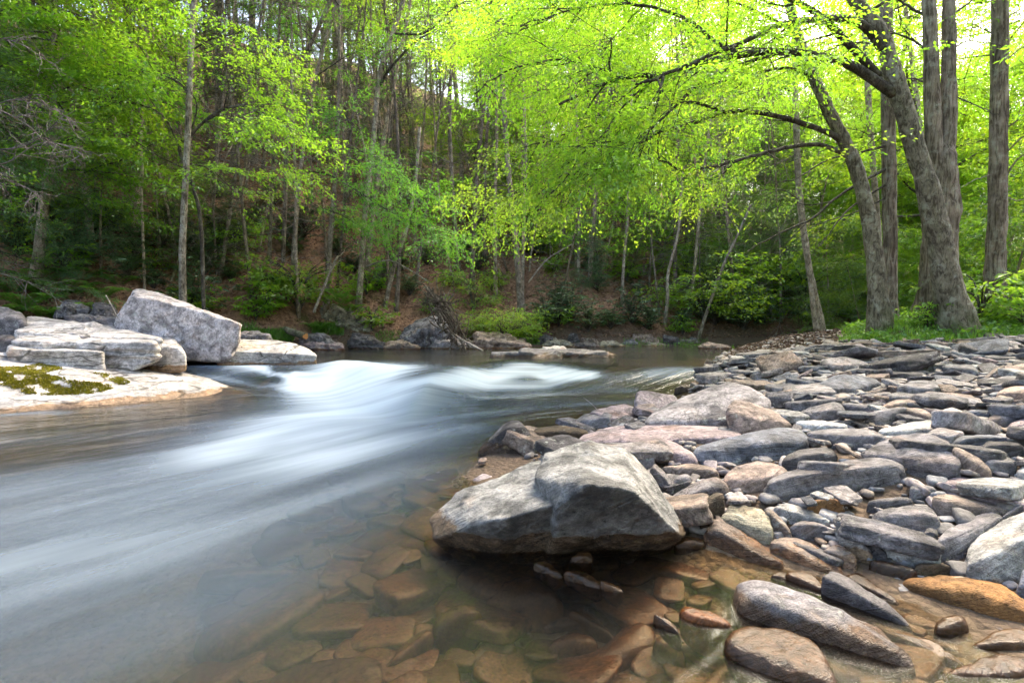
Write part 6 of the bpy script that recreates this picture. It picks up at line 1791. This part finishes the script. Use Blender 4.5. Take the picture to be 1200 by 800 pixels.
for (px, py, k, s) in [(312,368,2,1.4),(318,345,2,1.5),(590,400,1,1.1),(612,396,0,1.0),(565,392,0,.8),(350,345,2,1.2),(430,345,2,1.4),(450,325,2,1.4),(530,335,2,1.3),(30,290,2,1.6),(75,320,2,1.3),(300,375,2,1.0),(1000,376,2,1.2),(1065,372,2,1.8),(1150,374,2,1.5),(1195,368,2,1.8),(1020,378,2,1.1),(1085,384,2,.8),(1200,384,2,1.0),(800,392,2,1),(735,330,2,1.8)]:
    Y = hit(px, py)
    if Y is None: continue
    X = ray(px, py)[0] * Y
    o = put(BU[k], X, Y, re_.uniform(0, 6.28), s * re_.uniform(.9, 1.1), np.array((1, 1, 1)) * re_.uniform(.9, 1.15))
    SHR.append((o, ['leafy bush', 'broad bright green bush', 'small bright sapling'][k] + (' on the right bank' if px > 930 else ' on the far bank'), px, py - 12, 'bush', 'bright green bushes along the banks'))
rq = np.random.default_rng(31)
for i in range(70):
    px = rq.uniform(-20, 930)
    X0 = (px - 600) / 600
    Y = 14.0
    dY = .9 + 12 * rq.random() ** 1.4
    for it in range(8): Y = float(far_bank(X0 * Y)) + dY
    if px < 330 and Y < 13: continue
    X = X0 * Y
    ppx, ppy = proj((X, Y, float(terrain(X, Y)) + .4))
    if i % 5 < 2:
        k = int(rq.integers(3))
        o = put(RH[k], X, Y, rq.uniform(0, 6.28), rq.uniform(.8, 1.5), np.array((1, 1, 1)) * rq.uniform(.85, 1.25))
        SHR.append((o, ['dark green rhododendron', 'large dark rhododendron', 'small rhododendron'][k] + ' among the slope trunks', ppx, ppy, 'shrub', 'rhododendrons of the slope'))
    else:
        k = [2, 2, 0][i % 3]
        o = put(BU[k], X, Y, rq.uniform(0, 6.28), rq.uniform(.9, 2.0), np.array((1, 1, 1)) * rq.uniform(.7, 1.1))
        SHR.append((o, ['leafy bush', '', 'thin green sapling'][k] + ' among the slope trunks', ppx, ppy, 'bush', 'bright green bushes along the banks'))
FE = build_fern(95)
firstf = True
for (px, py, s) in [(60,352,1),(30,362,1.1),(85,345,1),(45,335,1.1),(15,345,1.2),(105,368,.8),(70,374,.8),(50,372,.8),(120,350,.9),(402,358,1.0),(398,350,.9),(372,388,.8),(95,330,1),(140,335,.8),(410,366,.8),(10,372,.9)]:
    Y = hit(px, py)
    if px > 390 and px < 415: Y = 16.0
    o = FE if firstf else FE.copy()
    if not firstf: COL.objects.link(o)
    firstf = False
    p = P(px, py, Y)
    o.location = p
    o.rotation_euler = (0, 0, re_.uniform(0, 6.28)); o.scale = (s,) * 3
    o.color = tuple(np.array((1, 1, 1)) * re_.uniform(.85, 1.15)) + (1,)
    SHR.append((o, 'bright green fern' + (' by the ledge' if px < 250 else ' across the stream'), px, py - 6, 'fern', 'ferns on the bank'))
for i in range(48):
    px = rq.uniform(800, 1230)
    Y = rq.uniform(15, 27)
    X = (px - 600) / 600 * Y
    if Y < float(far_bank(X)) + 1.0 and float(bank_in(np.array([X]), np.array([Y]))[0]) < 3.0: continue
    if X < .655 * Y and Y < float(far_bank(X)) + 1.0: continue
    ppx, ppy = proj((X, Y, float(terrain(X, Y)) + .5))
    o = put(BU[int(rq.integers(3))], X, Y, rq.uniform(0, 6.28), rq.uniform(1.2, 2.6), np.array((1, 1, 1)) * rq.uniform(.9, 1.2))
    SHR.append((o, 'green bush in the back woods', ppx, ppy, 'bush', 'bright green bushes along the banks'))
SL = [(205, 372, 'tilted pinkish boulder'), (100, 390, 'thick cracked pale slab'), (10, 385, 'dark lichened rock'), (215, 300, 'pale mottled trunk'), (523, 370, 'root mass'), (500, 392, 'grey lichened rock'), (578, 398, 'pinkish ledge rock'), (650, 418, 'mid stream ledge'), (772, 407, 'mossy far boulder'), (840, 405, 'far gravel tip'), (352, 390, 'sawn log'), (405, 370, 'mossy sloping slab'),
      (1010, 350, 'maple with low branches'), (1100, 350, 'twin trunk tree'), (1170, 350, 'right edge trunk'), (960, 380, 'bent twin stem tree'), (346, 300, 'arching beech'), (423, 320, 'tall grey trunk'), (678, 330, 'pale thin trunk')]
auto_label2([q[:4] for q in SHR], SL)
for q in SHR: tag(q[0], None, q[4], q[5])
for p in RH + BU:
    if p.name not in FIRST:
        for ch in list(p.children): bpy.data.objects.remove(ch)
        bpy.data.objects.remove(p)

# grass and herbs, leaf litter
def blades(mb, X, Y, Hh, W, rng):
    n = len(X)
    Z = terrain(X, Y)
    b = np.stack([X, Y, Z - .01], 1)
    d = rng.normal(0, .45, (n, 3)); d[:, 2] = 1
    leaves(mb, b, d, rng.normal(0, 1, (n, 3)), Hh * rng.uniform(.5, 1.2, n), W, np.clip(rng.normal(.55, .2, n), 0, 1), .2)
mb = MB()
gx_, gy_ = [], []
for (x0, x1, y0, y1, n) in [(278,345,388,402,2600),(366,402,380,394,1300),(255,300,380,395,700),(60,110,368,376,700),(440,470,390,402,250),(520,560,390,398,200),(610,640,396,405,500),(730,830,398,408,600)]:
    for _ in range(n):
        px, py = re_.uniform(x0, x1), re_.uniform(y0, y1)
        Y = hit(px, py)
        if Y is None or Y > 30: continue
        gx_.append(ray(px, py)[0] * Y); gy_.append(Y)
blades(mb, np.array(gx_), np.array(gy_), .17, .014, re_)
n = 34000
gX = re_.uniform(5.4, 17, n); gY = 8 + re_.random(n) ** 1.5 * 8
k = bank_in(gX, gY) > -.12
gX, gY = gX[k], gY[k]
blades(mb, gX, gY, .16, .016, re_)
n = 26000
hX = re_.uniform(5.4, 17, n); hY = 8 + re_.random(n) ** 1.4 * 9
k = (vn(np.stack([hX * 1.3, hY * 1.3, hX * 0], 1)) > -.25) & (bank_in(hX, hY) > 0)
hX, hY = hX[k], hY[k]
hp = np.stack([hX, hY, terrain(hX, hY) + re_.uniform(.02, .24, len(hX)) * (0.6 + .6 * (vn(np.stack([hX * .9, hY * .9, hX * 0 + 4], 1)) * .5 + .5))], 1)
leaves(mb, hp, re_.normal(0, 1, (len(hp), 3)) * (1, 1, .3), UP + re_.normal(0, .4, (len(hp), 3)), re_.uniform(.05, .11, len(hp)), re_.uniform(.03, .06, len(hp)), np.clip(re_.normal(.45, .25, len(hp)), 0, 1))
gr = link('grass', mb.mesh('grass', M['fern'], False))
tag(gr, 'green grass and low herbs along the banks', 'grass', None, 'stuff')

mb = MB()
n = 60000
lx = re_.uniform(-24, 24, n); ly = far_bank(lx) + .5 + re_.random(n) ** 1.4 * 20
lp = np.stack([lx, ly, terrain(lx, ly) + .012], 1)
leaves(mb, lp, re_.normal(0, 1, (n, 3)) * (1, 1, .25), UP + re_.normal(0, .45, (n, 3)), re_.uniform(.06, .13, n), re_.uniform(.04, .08, n), re_.random(n), .25)
n = 9000
lx = re_.uniform(4.5, 9.5, n); ly = re_.uniform(8.5, 14.5, n)
k = (bank_in(lx, ly) < .5) & (lx > bar_edge(ly) + .2) & (ly > 9.6)
lx, ly = lx[k], ly[k]
lp = np.stack([lx, ly, terrain(lx, ly) + .015], 1)
mbm = MB()
leaves(mbm, lp, re_.normal(0, 1, (len(lx), 3)) * (1, 1, .25), UP + re_.normal(0, .4, (len(lx), 3)), re_.uniform(.05, .10, len(lx)), re_.uniform(.03, .06, len(lx)), np.clip(re_.random(len(lx)) + .2, 0, 1), .25)
mo = link('mound_litter', mbm.mesh('mound_litter', M['litter'], False))
mo.color = (.50, .56, .62, 1)
tag(mo, 'greyish brown dead leaves strewn over the gravel mound', 'leaf litter', None, 'stuff')
li = link('leaf_litter', mb.mesh('leaf_litter', M['litter'], False))
tag(li, 'brown dead leaves covering the slope and the gravel mound', 'leaf litter', None, 'stuff')

# ---------------------------------------------------------------- driftwood and logs
rd = np.random.default_rng(3)
mb = MB()
org = P(524, 398, 14.8)
for i in range(120):
    t = rd.random()
    p = P(506 + 34 * t + rd.normal(0, 4), 345 + 52 * t + rd.normal(0, 3), 14.7 + rd.normal(0, .25))
    d = unit(P(540, 400, 14.7) - P(506, 345, 14.7)) * rd.choice([-1, 1]) + rd.normal(0, .55, 3)
    L = rd.uniform(.4, 1.2)
    q = limb_path(p - unit(d) * L / 2, d, L, 7, .7, .1, rd)
    tube(mb, q - org, np.linspace(rd.uniform(.012, .035), .006, 7), 5)
for bp, r in [([(500,338),(507,347),(514,362),(518,378)], .04), ([(512,350),(524,372),(535,395)], .06), ([(520,352),(532,372),(546,398)], .045), ([(505,366),(520,360),(538,352)], .03), ([(488,330),(500,336),(510,350)], .02)]:
    q = smooth_path([P(x, y, 14.55) for x, y in bp], 14) - org
    tube(mb, q, np.linspace(r, r * .5, 14), 7, .15)
o = link('root_mass', mb.mesh('root_mass', M['dark_twig']), None, org)
o.color = (1.6, 1.45, 1.35, 1)
tag(o, 'tangled brown root mass of driftwood lodged above the pale triangular rock', 'driftwood')
def stick(name, label, cat, pix, Y, r0, r1, m, col=(1, 1, 1), k=7, twigs=0, nm=None):
    ys = np.linspace(Y[0], Y[1], len(pix)) if isinstance(Y, tuple) else np.full(len(pix), Y)
    q = smooth_path([P(x, y, yy) for (x, y), yy in zip(pix, ys)], 18)
    mb = MB()
    tube(mb, q - q[0], np.linspace(r0, r1, 18), k, .1, rd.integers(99))
    for _ in range(twigs):
        i = rd.integers(4, 17)
        tube(mb, limb_path(q[i] - q[0], unit(q[i] - q[i - 1]) + rd.normal(0, .7, 3), rd.uniform(.3, .9), 6, .6, .1, rd), np.linspace(r1 * .8, .003, 6), 4, cap=False)
    o = link(name, mb.mesh(name, M[m]), None, q[0])
    o.color = tuple(col) + (1,)
    tag(o, label, cat)
    return o
stick('driftwood_pole', 'pale bleached pole slanting down from the root mass to the water', 'driftwood', [(528,390),(545,400),(566,411)], (14.5, 14.2), .045, .03, 'twig', (1.5, 1.45, 1.4))
stick('fallen_branch', 'curved pale dead branch on the slope above the green bank bush', 'branch', [(619,331),(640,305),(660,292),(672,285)], (18, 18.4), .03, .012, 'twig', (1.3, 1.2, 1.1), twigs=4)
stick('fallen_branch', 'grey dead limb arching over the slope left of the root mass', 'branch', [(430,312),(455,305),(480,316),(505,332)], (17, 16), .03, .012, 'twig', (1.1, 1.1, 1.1), twigs=6)
stick('fallen_branch', 'leaning broken stem beside the mossy sloping slab', 'branch', [(368,366),(376,345),(390,312),(396,300)], (15, 15.4), .05, .03, 'slim', twigs=4)
stick('fallen_branch', 'thin pale forked stick lying on the brown slope at the left', 'branch', [(70,212),(84,232),(108,245)], (18, 17.4), .025, .01, 'twig', (1.2, 1.15, 1.1), twigs=5)
stick('fallen_branch', 'thin twig leaning on the tilted boulder', 'branch', [(124,346),(132,360),(138,372)], (10, 9.6), .012, .006, 'twig', (1.3, 1.3, 1.2))
stick('stump', 'broken tan stump on the slope behind the sawn log', 'stump', [(352,350),(354,340),(357,334)], 15.2, .10, .07, 'slim', (1.4, 1.0, .7), 9)
q = np.array([P(334, 386, 14.9), P(358, 394, 14.3)])
lg = MB(); tube(lg, np.linspace(q[0], q[1], 10) - q[0], np.full(10, .10), 14, .08, 4)
o = link('sawn_log', lg.mesh('sawn_log', M['bark']), None, q[0])
tag(o, 'short mossy log with a fresh orange sawn end on the far bank', 'log')
ax = unit(q[1] - q[0]); sx = unit(np.cross(ax, UP)); sy = np.cross(sx, ax)
a = np.arange(16) / 16 * 6.28
V = np.vstack([q[1] - q[0] + ax * .006, q[1] - q[0] + ax * .006 + (.078 + .014 * np.cos(a * 3)[:, None]) * (np.cos(a)[:, None] * sx + np.sin(a)[:, None] * sy)])
cf = link('cut_face', mesh_np('cut_face', V, [np.array([[0, 1 + i, 1 + (i + 1) % 16] for i in range(16)])], M['cut'], False), o)
tag(cf, 'orange sawn end grain')
